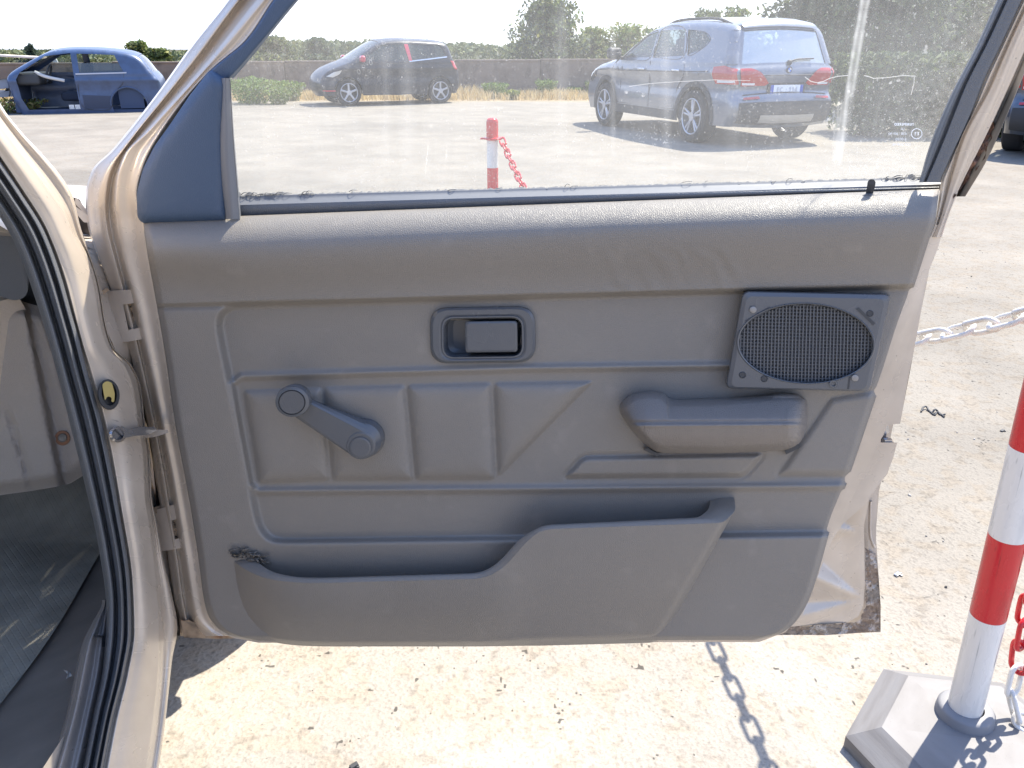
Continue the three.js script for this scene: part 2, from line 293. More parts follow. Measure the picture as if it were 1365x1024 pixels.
// outline of the trim panel
const PL = xAt([[190, 250], [191, 296], [197, 342], [207, 397], [219, 467], [234, 569], [254, 678], [264, 742], [271, 795], [277, 819], [290, 837], [310, 848], [345, 854.5]]);
const PR = xAt([[1253, 246], [1251, 262], [1247, 294], [1238, 322], [1218, 384], [1206, 417], [1164.5, 540], [1126, 653], [1110, 696], [1093, 756], [1080, 796], [1063, 826], [1042, 844], [1005, 853.5]]);
const lineA = (x) => 408 - (x - 300) * 0.0257;
const RECESS = rounded([[289, 410], [1330, 381], [1330, 706], [352, 722]], 34), PADS = [[[324, 520], [429, 516.5], [441, 641], [345, 645]], [[431, 516], [540, 513], [552, 641], [443, 641]], [[542, 513], [655, 510], [661, 639.5], [554, 640.5]], [[658, 510], [792, 508], [664, 637]]].map((p) => rounded(p, 7));
const BEAD = [[1000, 487], [700, 491], [420, 499], [322, 502], [309, 512], [316, 560], [330, 646], [344, 655], [700, 652], [1140, 648]];
const SLOT = rounded([[752, 637], [778, 609], [1018, 605], [992, 635]], 9), TRI = rounded([[1037, 634], [1108, 531], [1180, 520], [1146, 634]], 6);
const SPK = [[985, 386], [1190, 391], [1160, 525], [964, 521]];
const HBOX = [[592, 426], [694, 424], [694, 474], [592, 476]];
function relief(x, y) {
  const ys = sillY(x), yA = lineA(x); let h;
  const t = (y - ys) / (yA - ys);
  const R = sdPoly(x, y, RECESS), frame = 0.016 * sstep(-4, 9, R);
  if (t < 1) {
    const tr = lerp(0.42, 0.33, sstep(250, 1000, x)); h = t < tr ? -0.008 + 0.046 * Math.pow(Math.max(0, 1 - (1 - t / tr) ** 2), 0.75) : 0.038 - 0.020 * sstep(tr, 0.97, t);
    h = lerp(h, -0.003 + frame * 0.9, sstep(0.955, 1, t));
    h = lerp(h, Math.min(h, 0.018), sstep(340, 215, x) * sstep(0.3, 1, t));
    h += 0.0007 * sstep(790, 830, x) * sstep(1010, 970, x) * sstep(0.45, 0.6, t) * Math.sin(x * 0.19 - y * 0.12 + 4 * vnoise(x / 25, y / 25, 0, 2)) * vnoise(x / 14, y / 20, 0, 5);
  } else h = frame * lerp(0.9, 1, sstep(yA, yA + 6, y)) - 0.003 * Math.exp(-(y - yA) / 4);
  { const d = -sdPoly(x, y, HBOX); if (d > -1) h -= 0.04 * sstep(0, 3, d); }
  if (y > yA - 4) {
    const b = segDist(x, y, BEAD); h += 0.0062 * Math.exp(-((b / 4.4) ** 2)) * (1 - sstep(2, 8, R));
    for (const P of PADS) { const d = -sdPoly(x, y, P); if (d > 0) h += 0.0098 * (1 - Math.exp(-d / 6.5)); }
    let d = -sdPoly(x, y, SLOT); h += -0.0005 + 0.0065 * sstep(-2, 6, d) - 0.002 * Math.exp(-(((d + 2) / 3) ** 2));
    d = -sdPoly(x, y, TRI); h += 0.0042 * sstep(-2, 9, d) - 0.0015 * Math.exp(-(((d + 2) / 3) ** 2));
    if (y > 640) { const yl = 720 - (x - 350) * 0.0105; h += 0.016 * sstep(yl - 2, yl + 7, y) * (R < 9 ? 1 : 0) * (1 - sstep(-5, 9, R)); }
  }
  const edge = Math.min(x - PL(y), PR(y) - x, 856 - y); h -= 0.007 * (1 - sstep(0, 9, edge));
  return h + 0.0012 * (fbm(x / 90, y / 70, 0, 3, 44) - 0.5);
}
const panelAt = (u, v) => {
  const q = v < 0.9 ? v / 0.9 * 0.93 : 0.93 + 0.07 * Math.sin((v - 0.9) / 0.1 * Math.PI / 2), yl = lerp(293, 854.3, q), yr = lerp(252, 853.3, q);
  const x = lerp(PL(yl), PR(yr), u), y = lerp(yl, yr, u); return [x, y];
};
const panelGeo = (() => {
  const nu = 400, nv = 290;
  return grid(nu, nv, (u, v) => {
    const s = v * nv, e = u * nu; const [x, y] = panelAt(clamp((e - 1) / (nu - 2)), clamp((s - 1) / (nv - 2))); let h = relief(x, y);
    if (s < 1 || s > nv - 1 || e < 1 || e > nu - 1) h -= 0.016; return flat(x, y, h);
  }, (u, v, q) => mmuv(q));
})();

// painted shell: left frame and hinge flange, right frame and latch flange, lower edge, outer skin
const cOut = xAt([[333, -40], [306, 0], [260, 58], [209, 129], [153, 199], [125, 228], [117.5, 255], [117, 281], [119.5, 300], [133, 345], [150, 390], [166, 440], [181, 500], [196, 560], [206, 620], [217, 690], [226, 750], [233, 800], [239, 822], [241, 850]]);
const cGro = xAt([[357, -40], [322, 0], [271, 70], [226, 126], [177, 187], [158, 216], [149, 245], [146, 275], [148, 300], [158, 345], [172, 400], [186, 460], [197, 510], [209, 570], [221, 632], [232, 700], [241, 760], [247, 805], [252, 830], [256, 850]]);
const cRid = xAt([[385, -40], [352, 0], [285, 79], [232, 138], [197, 176], [168, 205], [157, 243], [156, 270], [158, 293], [166, 345], [182, 400], [195, 460], [206, 510], [218, 570], [230, 632], [240, 690], [250, 750], [257, 795], [263, 822], [280, 842], [300, 852]]);
const cLip = xAt([[394, -40], [363, 0], [327, 53], [279, 94], [221, 164], [190, 220], [181, 258], [187, 285], [191, 296], [197, 342], [207, 397], [219, 467], [234, 569], [254, 678], [264, 742], [271, 795], [277, 819], [290, 837], [306, 848]]);
const shellGeo = [
  loft([[(y) => cOut(y) - 3, -0.075], [cOut, -0.034], [(y) => lerp(cOut(y), cGro(y), 0.75), -0.022], [cGro, -0.034], [cRid, -0.007], [(y) => lerp(cRid(y), cLip(y), 0.55), -0.010], [cLip, -0.004], [(y) => cLip(y) + 7, -0.014]], -180, 848, 175, door, 5),
];
const rAt = (P) => xAt(P);
const rG = rAt([[1356, -55], [1331, 0], [1304, 60], [1268, 130], [1240, 198], [1228, 240]]), r1 = rAt([[1367, -55], [1341, 0], [1313, 60], [1285, 115], [1251, 200], [1234, 240]]), r2 = rAt([[1390, -55], [1364, 0], [1336, 60], [1313, 108], [1296, 153], [1260, 229], [1255, 240], [1252, 262], [1247, 294], [1240, 315]]),
  r3 = rAt([[1397, -55], [1370, 0], [1342, 60], [1315, 121], [1281, 183], [1268, 229], [1264, 245], [1258, 270], [1249, 300], [1242, 315]]), r4 = rAt([[1412, -55], [1386, 0], [1359, 60], [1333, 126], [1300, 198], [1284, 232], [1274, 255], [1262, 288], [1251, 320]]), r5 = rAt([[1424, -55], [1394, 0], [1366, 66], [1335, 136], [1312, 185], [1288, 232], [1277, 255], [1264, 288], [1253, 322]]),
  r6 = rAt([[1440, -55], [1408, 0], [1378, 66], [1346, 143], [1314, 215], [1292, 252], [1278, 275], [1266, 295], [1254, 325]]);
shellGeo.push(loft([[r2, 0.002], [(y) => lerp(r2(y), r3(y), 0.45), 0.006], [r3, -0.008], [(y) => lerp(r3(y), r4(y), 0.25), -0.002], [(y) => lerp(r3(y), r4(y), 0.75), 0.001], [r4, -0.005], [r5, -0.004], [(y) => r5(y) + 1, -0.012]], -196, 316, 90, door, 4));
// latch flange with its notch
const FL = [[1251, 300], [1260, 296], [1251, 329], [1239, 359], [1228, 415], [1218, 470], [1200, 565], [1187, 566], [1182, 568], [1180, 574], [1178, 580], [1174, 586], [1174, 590], [1196, 590], [1191, 610], [1183, 630], [1168, 651], [1153, 673], [1123, 699], [1110, 719], [1096, 753], [1083, 786], [1070, 819], [1047, 843], [1012, 856], [345, 857], [312, 851], [300, 846], [330, 848], [1000, 850]];
shellGeo.push(plate([...FL, [1036, 840], [1056, 824], [1072, 796], [1085, 756], [1102, 696], [1118, 653], [1157, 540], [1199, 417], [1211, 384], [1231, 322], [1242, 298]], (x, y, o) => flat(x, y, o), (x, y) => -0.004 - 0.003 * sstep(4, 14, x - PR(y)) + 0.0006 * Math.sin(y / 21), 0.035, { edge: 30 }));
// recessed corner below the latch with two pressed cones, and the outer skin's hem behind it
const spike = (x, y, tx, ty, a, b, c, k) => { const dx = tx - x; if (dx <= 0) return 0; const s = (y - ty) / dx; return k * Math.min(dx, 62) * Math.max(0, s < b ? (s - a) / (b - a) : (c - s) / (c - b)); };
const cone = (x, y, ax, ay, bx, by, w) => { const l = Math.hypot(bx - ax, by - ay), t = ((x - ax) * (bx - ax) + (y - ay) * (by - ay)) / l / l, d = Math.abs((x - ax) * (by - ay) - (y - ay) * (bx - ax)) / l; return t > -0.3 && t < 1 ? Math.max(0, 1 - d / (w * (1 - t) + 0.01)) * (1 - Math.max(0, t)) : 0; };
shellGeo.push(plate([[1196, 590], [1183, 632], [1160, 660], [1152, 700], [1153, 780], [1151, 808], [1144, 822], [1130, 830], [1050, 836], [1000, 830], [1060, 740], [1100, 690], [1140, 650]], (x, y, o) => flat(x, y, o),
  (x, y) => -0.034 + spike(x, y, 1149, 797, -0.9, -0.44, 0.06, 0.00042) + spike(x, y, 1145, 709, -0.6, -0.12, 0.34, 0.00034) + 0.5 * spike(x, y, 1149, 799, 0.04, 0.3, 0.62, 0.0003) + 0.004 * sstep(1120, 1150, x), 0.02, { edge: 5 }));
const shell = put('door', shellGeo, M.paint, car, 'beige painted door shell, opened wide, with rusted lower corner');
put('outer_skin', [plate([[243, 800], [300, 470], [200, 300], [1240, 285], [1228, 400], [1190, 570], [1172, 655], [1167, 719], [1174, 806], [1174, 843], [1040, 847], [600, 849], [262, 848]], (x, y, o) => flat(x, y, o), -0.10, 0.006, { edge: 0 })], M.paint, shell);
put('hem', [plate([[1160, 652], [1169, 652], [1168, 719], [1173, 790], [1162, 770], [1157, 720], [1155, 690]], (x, y, o) => flat(x, y, o), -0.040, 0.03, { edge: 0 }), tube([[1161, 668], [1161, 715], [1166, 730]].map(([x, y]) => flat(x, y, -0.038)), 0.0016)], M.paintFlat, shell);
{
  const P = []; for (let i = 0; i <= 40; i++) P.push([1154 + rr(-1.5, 1.5) + (i > 32 ? -(i - 32) * 0.8 : 0), 730 + i * 2.4]);
  for (let i = 0; i <= 34; i++) P.push([1142 - i * 3.6, 829 + rr(-1.5, 1.5) + Math.min(6, i * 0.3)]);
  P.push([1020, 846], [1100, 847], [1174, 842], [1174, 806], [1171, 770], [1168, 740]);
  put('rusted_edge', plate(P, (x, y, o) => flat(x, y, o), (x, y) => -0.036 + 0.006 * (fbm(x / 5, y / 5, 0, 3, 3) - 0.5), 0.03, { edge: 7 }), M.rust, shell, 'flaking rust along the lower corner of the door');
  const Q = []; for (let i = 0; i <= 14; i++) Q.push([241 + i * 5, 826 + i * 0.9 + rr(-2, 2)]); Q.push([322, 851], [290, 852], [245, 850]);
  put('rusted_edge', plate(Q, (x, y, o) => flat(x, y, o), (x, y) => -0.02 + 0.004 * (fbm(x / 5, y / 5, 0, 3, 3) - 0.5), 0.02, { edge: 7 }), M.grime, shell, 'rusty lower front corner of the door');
  const T = []; for (let i = 0; i <= 22; i++) { const y = 162 + i * 5; T.push([r5(y) - 1 - 5 * Math.sin(i / 22 * 3.14) + rr(-1, 1), y]); }
  for (let i = 0; i <= 16; i++) { const y = 272 - i * 6.8; T.push([lerp(1262, 1324, i / 16) + 15 * Math.sin(i / 16 * 3.1) + rr(-2.2, 2.2), y]); }
  put('torn_sealant', plate(T, door, (x, y) => -0.010 + 0.014 * (fbm(x / 9, y / 9, 0, 4, 15) - 0.4), 0.012, { edge: 6 }), M.rustDark, shell, 'torn brown sealant on the rear edge of the window frame');
  put('drip_edge', loft([[(y) => r5(y) + 1, -0.014], [(y) => lerp(r5(y), r6(y), 0.5), -0.008], [r6, -0.018], [(y) => r6(y) + 1, -0.05]], -196, 262, 60, door, 3), std([0.22, 0.2, 0.17], 0.6, { map: grimeTex }), shell);
}
put('run_channel', loft([[(y) => rG(y) - 2, -0.02], [rG, -0.006], [(y) => lerp(rG(y), r1(y), 0.6), 0.004], [r1, -0.002], [(y) => lerp(r1(y), r2(y), 0.12), 0.004], [(y) => lerp(r1(y), r2(y), 0.85), 0.006], [r2, 0.001]], -190, 243, 60, door, 4), M.rubber, shell);
put('trim_strip', loft([[(y) => cLip(y) - 1, -0.008], [(y) => cLip(y) + 5, 0.002], [xAt([[432, -40], [394, 0], [352, 50], [310, 98], [300, 108]]), 0.001], [xAt([[436, -40], [398, 0], [355, 52], [313, 102], [303, 112]]), -0.018]], -176, 104, 50, door, 4), M.sail, shell);
put('top_rail', grid(60, 14, (u, v) => winp(lerp(lerp(424, 1518, u), lerp(545, 1425, u), v), lerp(-208, -172, v), -0.02 + 0.022 * Math.sin(Math.PI * clamp(v * 1.1)) - 0.008 * Math.exp(-(((v - 0.5) / 0.06) ** 2))), (u, v, q) => mmuv(q)), M.paint, shell);
put('top_seal', grid(60, 6, (u, v) => winp(lerp(545, 1425, u), lerp(-174, -160, v), -0.012 + 0.012 * Math.sin(Math.PI * v)), (u, v, q) => mmuv(q)), M.rubber, shell);
put('trim_panel', panelGeo, M.vinyl, shell, 'grey moulded door trim panel with padded top roll');

// corner cover of the window, channel beside it
const SAILP = rounded([[183, 291], [182, 258], [190, 226], [206, 194], [225, 168], [252, 128], [281, 91], [299, 103], [306, 110], [300, 180], [303, 296], [192, 299]], 7);
put('mirror_cover', plate(SAILP, (x, y, o) => winp(x, y, o), (x, y) => 0.012 - 0.012 * Math.exp(sdPoly(x, y, SAILP) / 5), 0.02, { edge: 9 }), M.sail, shell, 'triangular dark corner cover at the front of the window');
put('glass_channel', [loft([[xAt([[290, 104], [286, 200], [296, 290]]), -0.014], [xAt([[296, 104], [292, 200], [302, 290]]), 0.008], [xAt([[300, 104], [302, 200], [309, 283]]), 0.014], [xAt([[306, 104], [310, 180], [317, 262]]), 0.006], [xAt([[307, 104], [312, 180], [319, 262]]), -0.012]], 104, 292, 18, winp, 3)], M.belt, shell);
put('channel_lip', tube([[305, 106], [309, 180], [316, 263]].map(([x, y]) => winp(x, y, 0.005)), 0.0016, 20), M.dark, shell);

// belt seal, ragged felt, glass and the dirt on it
const yB = (x) => 263 - (x - 316) * 0.0262;                                     // foot of the glass
put('belt_seal', grid(60, 14, (u, v) => {
  const x = lerp(304, 1256, u), y = lerp(yB(x) - 1, sillY(x) + 2, v);
  const o = v < 0.12 ? lerp(-0.036, -0.034, v / 0.12) : v < 0.5 ? lerp(-0.034, -0.020, (v - 0.12) / 0.38) : v < 0.9 ? -0.020 : lerp(-0.020, -0.034, (v - 0.9) / 0.1);
  return winp(x, y, o);
}, (u, v, q) => mmuv(q)), M.belt, shell);
put('belt_lip', grid(60, 6, (u, v) => { const x = lerp(305, 1252, u), y = lerp(yB(x) + 10.5 - 1.2 * Math.sin(u * 3), sillY(x) - 0.5, v); return winp(x, y, -0.0185 + 0.002 * Math.sin(v * 3.14)); }, (u, v, q) => mmuv(q)), M.rubber, shell);
{
  const g = [], n = 420; const top = [], bot = [];
  for (let i = 0; i <= n; i++) { const x = lerp(318, 1238, i / n), w = sstep(318, 350, x) * 0 + (x < 420 ? 6 * sstep(430, 330, x) : x > 1150 ? 6 * sstep(1150, 1230, x) : 0); top.push([x, yB(x) - 1.5 - w * vnoise(x / 9, 3, 0, 8) - 1.6 * vnoise(x / 2.2, 1, 0, 9) - 1.0 * rnd()]); bot.push([x, yB(x) + 2]); }
  g.push(grid(n, 1, (u, v) => { const i = Math.round(u * n), p = v ? bot[i] : top[i]; return winp(p[0], p[1], v ? -0.034 : -0.040); }, (u, v, q) => mmuv(q)));
  for (let k = 0; k < 60; k++) { const x = rnd() < 0.5 ? rr(318, 410) : rnd() < 0.6 ? rr(1170, 1236) : rr(318, 1236), y = yB(x) - rr(0, 6), l = rr(4, 16), s = rr(-2.5, 2.5); g.push(tube([winp(x, y + 2, -0.038), winp(x + l * 0.5, y + s, -0.035), winp(x + l, y + s * 0.4, -0.038)], rr(0.0003, 0.0006), 5, 4)); }
  put('worn_felt', g, M.foam, shell, 'ragged grey felt along the foot of the glass');
}
const PANE = [[307, 104], [316, 263], [420, 261], [1234, 239], [1268, 130], [1331, 0], [1417, -182], [572, -182], [445, -50], [394, 2], [345, 60]];
put('window_glass', plate(PANE, (x, y, o) => winp(x, y, o), -0.045, 0.003, { edge: 0, rim: false }), M.glass, shell);
{
  const g = plate(PANE, (x, y, o) => winp(x, y, o), -0.042, 0.003, { edge: 60, rim: false }), p = g.attributes.position, q = V(), uv = [];
  for (let i = 0; i < p.count; i++) { q.fromBufferAttribute(p, i).sub(FILM.O); uv.push(q.dot(FILM.ax) / FILM.wd2, q.dot(FILM.bx) / FILM.hgt); }
  g.setAttribute('uv', new THREE.Float32BufferAttribute(uv, 2)); put('window_dirt', g, M.film, shell, 'dried dust, drip marks and scratches on the window glass');
}
{ // etched mark on the glass, read from the other side
  const c = document.createElement('canvas'); c.width = 512; c.height = 384; const x = c.getContext('2d'); x.fillStyle = '#000'; x.fillRect(0, 0, 512, 384); x.fillStyle = '#fff'; x.strokeStyle = '#fff';
  x.save(); x.translate(512, 0); x.scale(-1, 1); x.textAlign = 'center';
  x.font = 'bold 46px sans-serif'; x.fillText('TEMPERED', 235, 70); x.font = '34px sans-serif'; x.fillText('LSI', 250, 122); x.font = '42px sans-serif'; x.fillText('43R - 00190', 310, 185); x.fillText('E-0020', 270, 252); x.font = '38px sans-serif'; x.fillText('DOT 24 M 48', 260, 318);
  x.lineWidth = 9; x.beginPath(); x.ellipse(84, 170, 62, 62, 0, 0, 7); x.stroke(); x.font = 'bold 58px sans-serif'; x.fillText('E1', 84, 190); x.restore();
  const t = new THREE.CanvasTexture(c), a = winp(1174, 201, -0.0405), b = winp(1231, 201, -0.0405), d = winp(1174, 160, -0.0405), g = grid(1, 1, (u, v) => a.clone().addScaledVector(b.clone().sub(a), u).addScaledVector(d.clone().sub(a), v));
  put('etched_mark', g, new THREE.MeshPhysicalMaterial({ color: 0xf2f7ff, roughness: 0.9, transmission: 0.3, thickness: 0, transparent: true, alphaMap: t, side: THREE.DoubleSide }), shell, 'small white etched safety marking in the corner of the glass');
}

// lock knob
put('lock_knob', [stack([[ell(1157, 267, 4.4, 3.2), -0.004], [ell(1158, 262, 4.6, 3), -0.002], [ell(1161, 250, 5.4, 3), 0.003], [ell(1162, 243, 5.4, 3), 0.005], [ell(1162, 241, 4, 2), 0.005]], winp, true, 24)], M.dark, shell);
put('lock_collar', stack([[ell(1158, 266, 12, 6), 0.002], [ell(1158, 264.5, 12, 6), 0.006], [ell(1158, 264, 9.5, 4.6), 0.007]], (x, y, o) => door(x, Math.min(y, 400), o), true, 40), M.plastic, shell);

// inner door handle: bezel, cup, lever
const rot = (P, cx, cy, a) => P.map(([x, y]) => [cx + (x - cx) * Math.cos(a) - (y - cy) * Math.sin(a), cy + (x - cx) * Math.sin(a) + (y - cy) * Math.cos(a)]);
const box4 = (x0, y0, x1, y1, r, a = -0.014, N = 96) => quad(rot([[x0, y0], [x1, y0], [x1, y1], [x0, y1]], (x0 + x1) / 2, (y0 + y1) / 2, a), r, N);
put('handle_bezel', stack([[box4(573, 409, 714, 484, 24), 0.000], [box4(574, 410, 713.5, 483, 24), 0.006], [box4(577, 413, 710, 481, 22), 0.0088], [box4(585, 419, 702, 480, 18), 0.0088], [box4(588, 421, 699, 478, 17), 0.0075], [box4(589, 422, 698, 477.5, 16), 0.0095], [box4(591, 423.5, 696, 476, 15), 0.0095], [box4(592.5, 425, 695, 475, 14), 0.004]], flat, false, 96), M.plastic, shell);
put('handle_cup', stack([[box4(592, 424, 695.5, 475.5, 14), 0.004], [box4(597, 424, 692, 470, 12), -0.018], [box4(604, 424, 686, 466, 12), -0.022]], flat, true, 96), M.plastic, shell);
put('handle_lever', [stack([[box4(624, 428, 692, 470, 4), -0.014], [box4(620, 428, 690, 470, 4), 0.0035], [box4(620.5, 428.6, 689.5, 469.3, 5), 0.006], [box4(623, 431, 687, 467, 5), 0.0072]], flat, true, 96)], M.plastic, shell);

// window crank
const cap2 = (ax, ay, bx, by, ra, rb, N = 72) => { const a = Math.atan2(by - ay, bx - ax), P = []; for (let i = 0; i <= 16; i++) { const t = a + Math.PI / 2 + Math.PI * i / 16; P.push([ax + ra * Math.cos(t), ay + ra * Math.sin(t)]); } for (let i = 0; i <= 16; i++) { const t = a - Math.PI / 2 + Math.PI * i / 16; P.push([bx + rb * Math.cos(t), by + rb * Math.sin(t)]); } return resample(P, N); };
put('crank_arm', [stack([[cap2(408, 542, 488, 582, 12, 20), 0.018], [cap2(404, 543, 484, 588, 14, 21), 0.030], [cap2(402, 545, 482, 592, 14, 20), 0.034], [cap2(404, 546, 481, 593, 11, 17), 0.036]], flat, true, 72),
  stack([[ell(488, 583, 27, 27), 0.0], [ell(487, 584, 25.5, 25), 0.014], [ell(484, 588, 24, 23.5), 0.028], [ell(481, 594, 19.5, 18.5), 0.036], [ell(480.5, 595, 18, 17), 0.037]], flat, true, 64)], M.plastic, shell);
put('crank_knob', [stack([[ell(396, 531, 17, 16), 0.034], [ell(394, 532, 22, 20.5), 0.040], [ell(391, 534.5, 23.5, 21.5), 0.052], [ell(389.5, 536, 22.5, 20), 0.059], [ell(389, 536.5, 18.2, 16.6), 0.0605], [ell(389, 536.6, 17.4, 15.9), 0.0575], [ell(389, 536.6, 16.8, 15.4), 0.0575], [ell(389, 536.5, 16.6, 15.2), 0.0605]], flat, true, 64)], M.plastic, shell);
put('crank_cap', stack([[ell(480, 597, 15.5, 14.5), 0.036], [ell(480, 597, 14.6, 13.7), 0.0385], [ell(480, 597, 12, 11.2), 0.0392]], flat, true, 48), M.plastic, shell);

// armrest
{
  const A = rounded([[823, 543], [838, 526], [860, 521], [884, 522], [893, 533], [960, 531], [1024, 526], [1035, 523], [1062, 524], [1077, 533], [1077, 566], [1069, 590], [1050, 601], [960, 605], [880, 605], [866, 598], [838, 570]], 11), N = 220, out = resample(A, N), K = 34;
  const mid = (x, y) => [clamp(x, 868, 1040), 566 - (clamp(x, 868, 1040) - 868) * 0.01];
  const g = grid(N, K, (u, v) => {
    const [x, y] = out[Math.round(u * N) % N], [cx, cy] = mid(x, y), s = 1 - v * v * 0.3 - v * 0.7, X = lerp(cx, x, s), Y = lerp(cy, y, s), d = -sdPoly(X, Y, A);
    const e = clamp(d / 30), prof = Math.sqrt(1 - (1 - e) ** 2), seam = 563 - (X - 868) * 0.006;
    const tp = X < 890 ? 522 : 531, up = clamp((Y - tp) / (seam - tp)), body = Y < seam ? lerp(0.020, 0.060, Math.pow(up, 0.85)) : 0.060 - 0.022 * Math.pow(clamp((Y - seam) / 40), 2.2), rim = Math.sqrt(1 - (1 - clamp(d / 11)) ** 2), end = Math.sqrt(1 - (1 - clamp(Math.min((X - 822) / 46, (1079 - X) / 30))) ** 2);
    let o = 0.004 + body * rim * end - 0.0035 * Math.exp(-(((Y - seam) / 2.2) ** 2)) + 0.0022 * Math.exp(-(((Y - seam - 5) / 2.5) ** 2));
    o += 0.0011 * prof * (fbm(X / 5, Y / 18, 0, 3, 5) - 0.5); return flat(X, Y, v === 0 ? -0.004 : o);
  }, (u, v, q) => mmuv(q), true);
  const arm = put('armrest', g, M.armvinyl, shell, 'padded grey armrest with pull recess');
  for (const P of [[[862, 597], [880, 606], [876, 609], [858, 600]], [[1046, 601], [1064, 592], [1066, 597], [1048, 606]]]) put('armrest_foot', plate(P, (x, y, o) => flat(x, y, o), 0.012, 0.02, { edge: 0 }), M.dark, shell);
}

// speaker cover
{
  const C = [1074.5, 458], byAngle = (P, N) => { const L = rounded(P, 9), out = []; for (let i = 0; i < N; i++) { const a = i / N * 2 * Math.PI, dx = 1.65 * Math.cos(a), dy = Math.sin(a); let best = 0; for (let j = 0; j < L.length; j++) { const p = L[j], q = L[(j + 1) % L.length], ex = q[0] - p[0], ey = q[1] - p[1], det = dx * -ey + dy * ex; if (Math.abs(det) < 1e-9) continue; const t = ((p[0] - C[0]) * -ey + (p[1] - C[1]) * ex) / det, s = (dx * (p[1] - C[1]) - dy * (p[0] - C[0])) / det; if (t > 0 && s >= -1e-6 && s <= 1 + 1e-6) best = Math.max(best, t); } out.push([C[0] + dx * best, C[1] + dy * best]); } return out; };
  const N = 200, sc = (P, k, dy = 0) => P.map(([x, y]) => [C[0] + (x - C[0]) * k, C[1] + (y - C[1]) * k + dy]), E = (k) => ell(C[0], C[1], 89.5 * k, 52.5 * k, 0.03, N);
  const Q = [[990, 388], [1188, 392], [1160, 522], [967, 518]];
  put('speaker_cover', stack([[byAngle(sc(Q, 1.0, -1), N), 0], [byAngle(Q, N), 0.020], [byAngle(sc(Q, 0.985, 0.5), N), 0.026], [byAngle(sc(Q, 0.93, 2), N), 0.0285], [E(1.035), 0.0285], [E(1.02), 0.030], [E(1.0), 0.029], [E(0.985), 0.020]], flat, false, N), M.plastic, shell, 'square plastic speaker cover with oval mesh');
  put('speaker_cone', stack([[E(0.99), 0.019], [E(0.6), 0.010], [E(0.2), 0.006]], flat, true, N), std([0.095, 0.097, 0.102], 0.8), shell);
  const w = []; const inE = (x, y) => { const c = Math.cos(-0.03), s = Math.sin(-0.03), X = (x - C[0]) * c - (y - C[1]) * s, Y = (x - C[0]) * s + (y - C[1]) * c; return (X / 89) ** 2 + (Y / 52) ** 2 < 1; };
  const bar = (f, o) => { let a = null, b = null; for (let t = -100; t <= 100; t += 1) { const p = f(t); if (inE(...p)) { if (!a) a = p; b = p; } } if (!a || Math.hypot(a[0] - b[0], a[1] - b[1]) < 3) return; const A = flat(...a, o), B = flat(...b, o), l = A.distanceTo(B), g = new THREE.BoxGeometry(l, 0.0015, 0.0014); const m = new THREE.Matrix4(), X = B.clone().sub(A).normalize(), Z = NDOOR.clone().addScaledVector(X, -NDOOR.dot(X)).normalize(); m.makeBasis(X, V().crossVectors(Z, X), Z).setPosition(A.add(B).multiplyScalar(0.5)); w.push(g.applyMatrix4(m)); };
  for (let k = -12; k <= 12; k++) bar((t) => [C[0] + t, C[1] + k * 4.6 + t * 0.018], 0.0215);
  for (let k = -26; k <= 26; k++) bar((t) => [C[0] + k * 4.6 - t * 0.03, C[1] + t], 0.0227);
  put('speaker_mesh', w, M.plastic, shell);
  for (const [x, y] of [[1004, 413], [1140, 504]]) put('screw', [stack([[ell(x, y, 5, 4.6), 0.028], [ell(x, y, 4.6, 4.2), 0.0305], [ell(x, y, 2, 1.8), 0.031]], flat, true, 20)], M.screw, shell);
  for (const [x, y] of [[1160, 418], [990, 500], [1019, 505]]) put('screw_hole', stack([[ell(x, y, 5, 4.6), 0.0287], [ell(x, y, 3.9, 3.6), 0.0294], [ell(x, y, 3.4, 3.1), 0.0289]], flat, true, 20), M.dark, shell);
  put('boss', stack([[ell(1111, 512, 6, 5.4), 0.028], [ell(1111, 512, 5.4, 4.8), 0.0305], [ell(1111, 512, 3.6, 3.2), 0.0305], [ell(1111, 512, 3.2, 2.8), 0.029]], flat, true, 24), M.plastic, shell);
  const slot = (P) => plate(P, (x, y, o) => flat(x, y, o), 0.0292, 0.002, { edge: 0 });
  for (const P of [[[993, 428], [1026, 409], [1028, 412], [995, 431]], [[1141, 412], [1145, 410], [1167, 431], [1164, 434]], [[1132, 503], [1134, 503], [1132, 519], [1130, 519]]]) put('slot', slot(P), M.dark, shell);
}

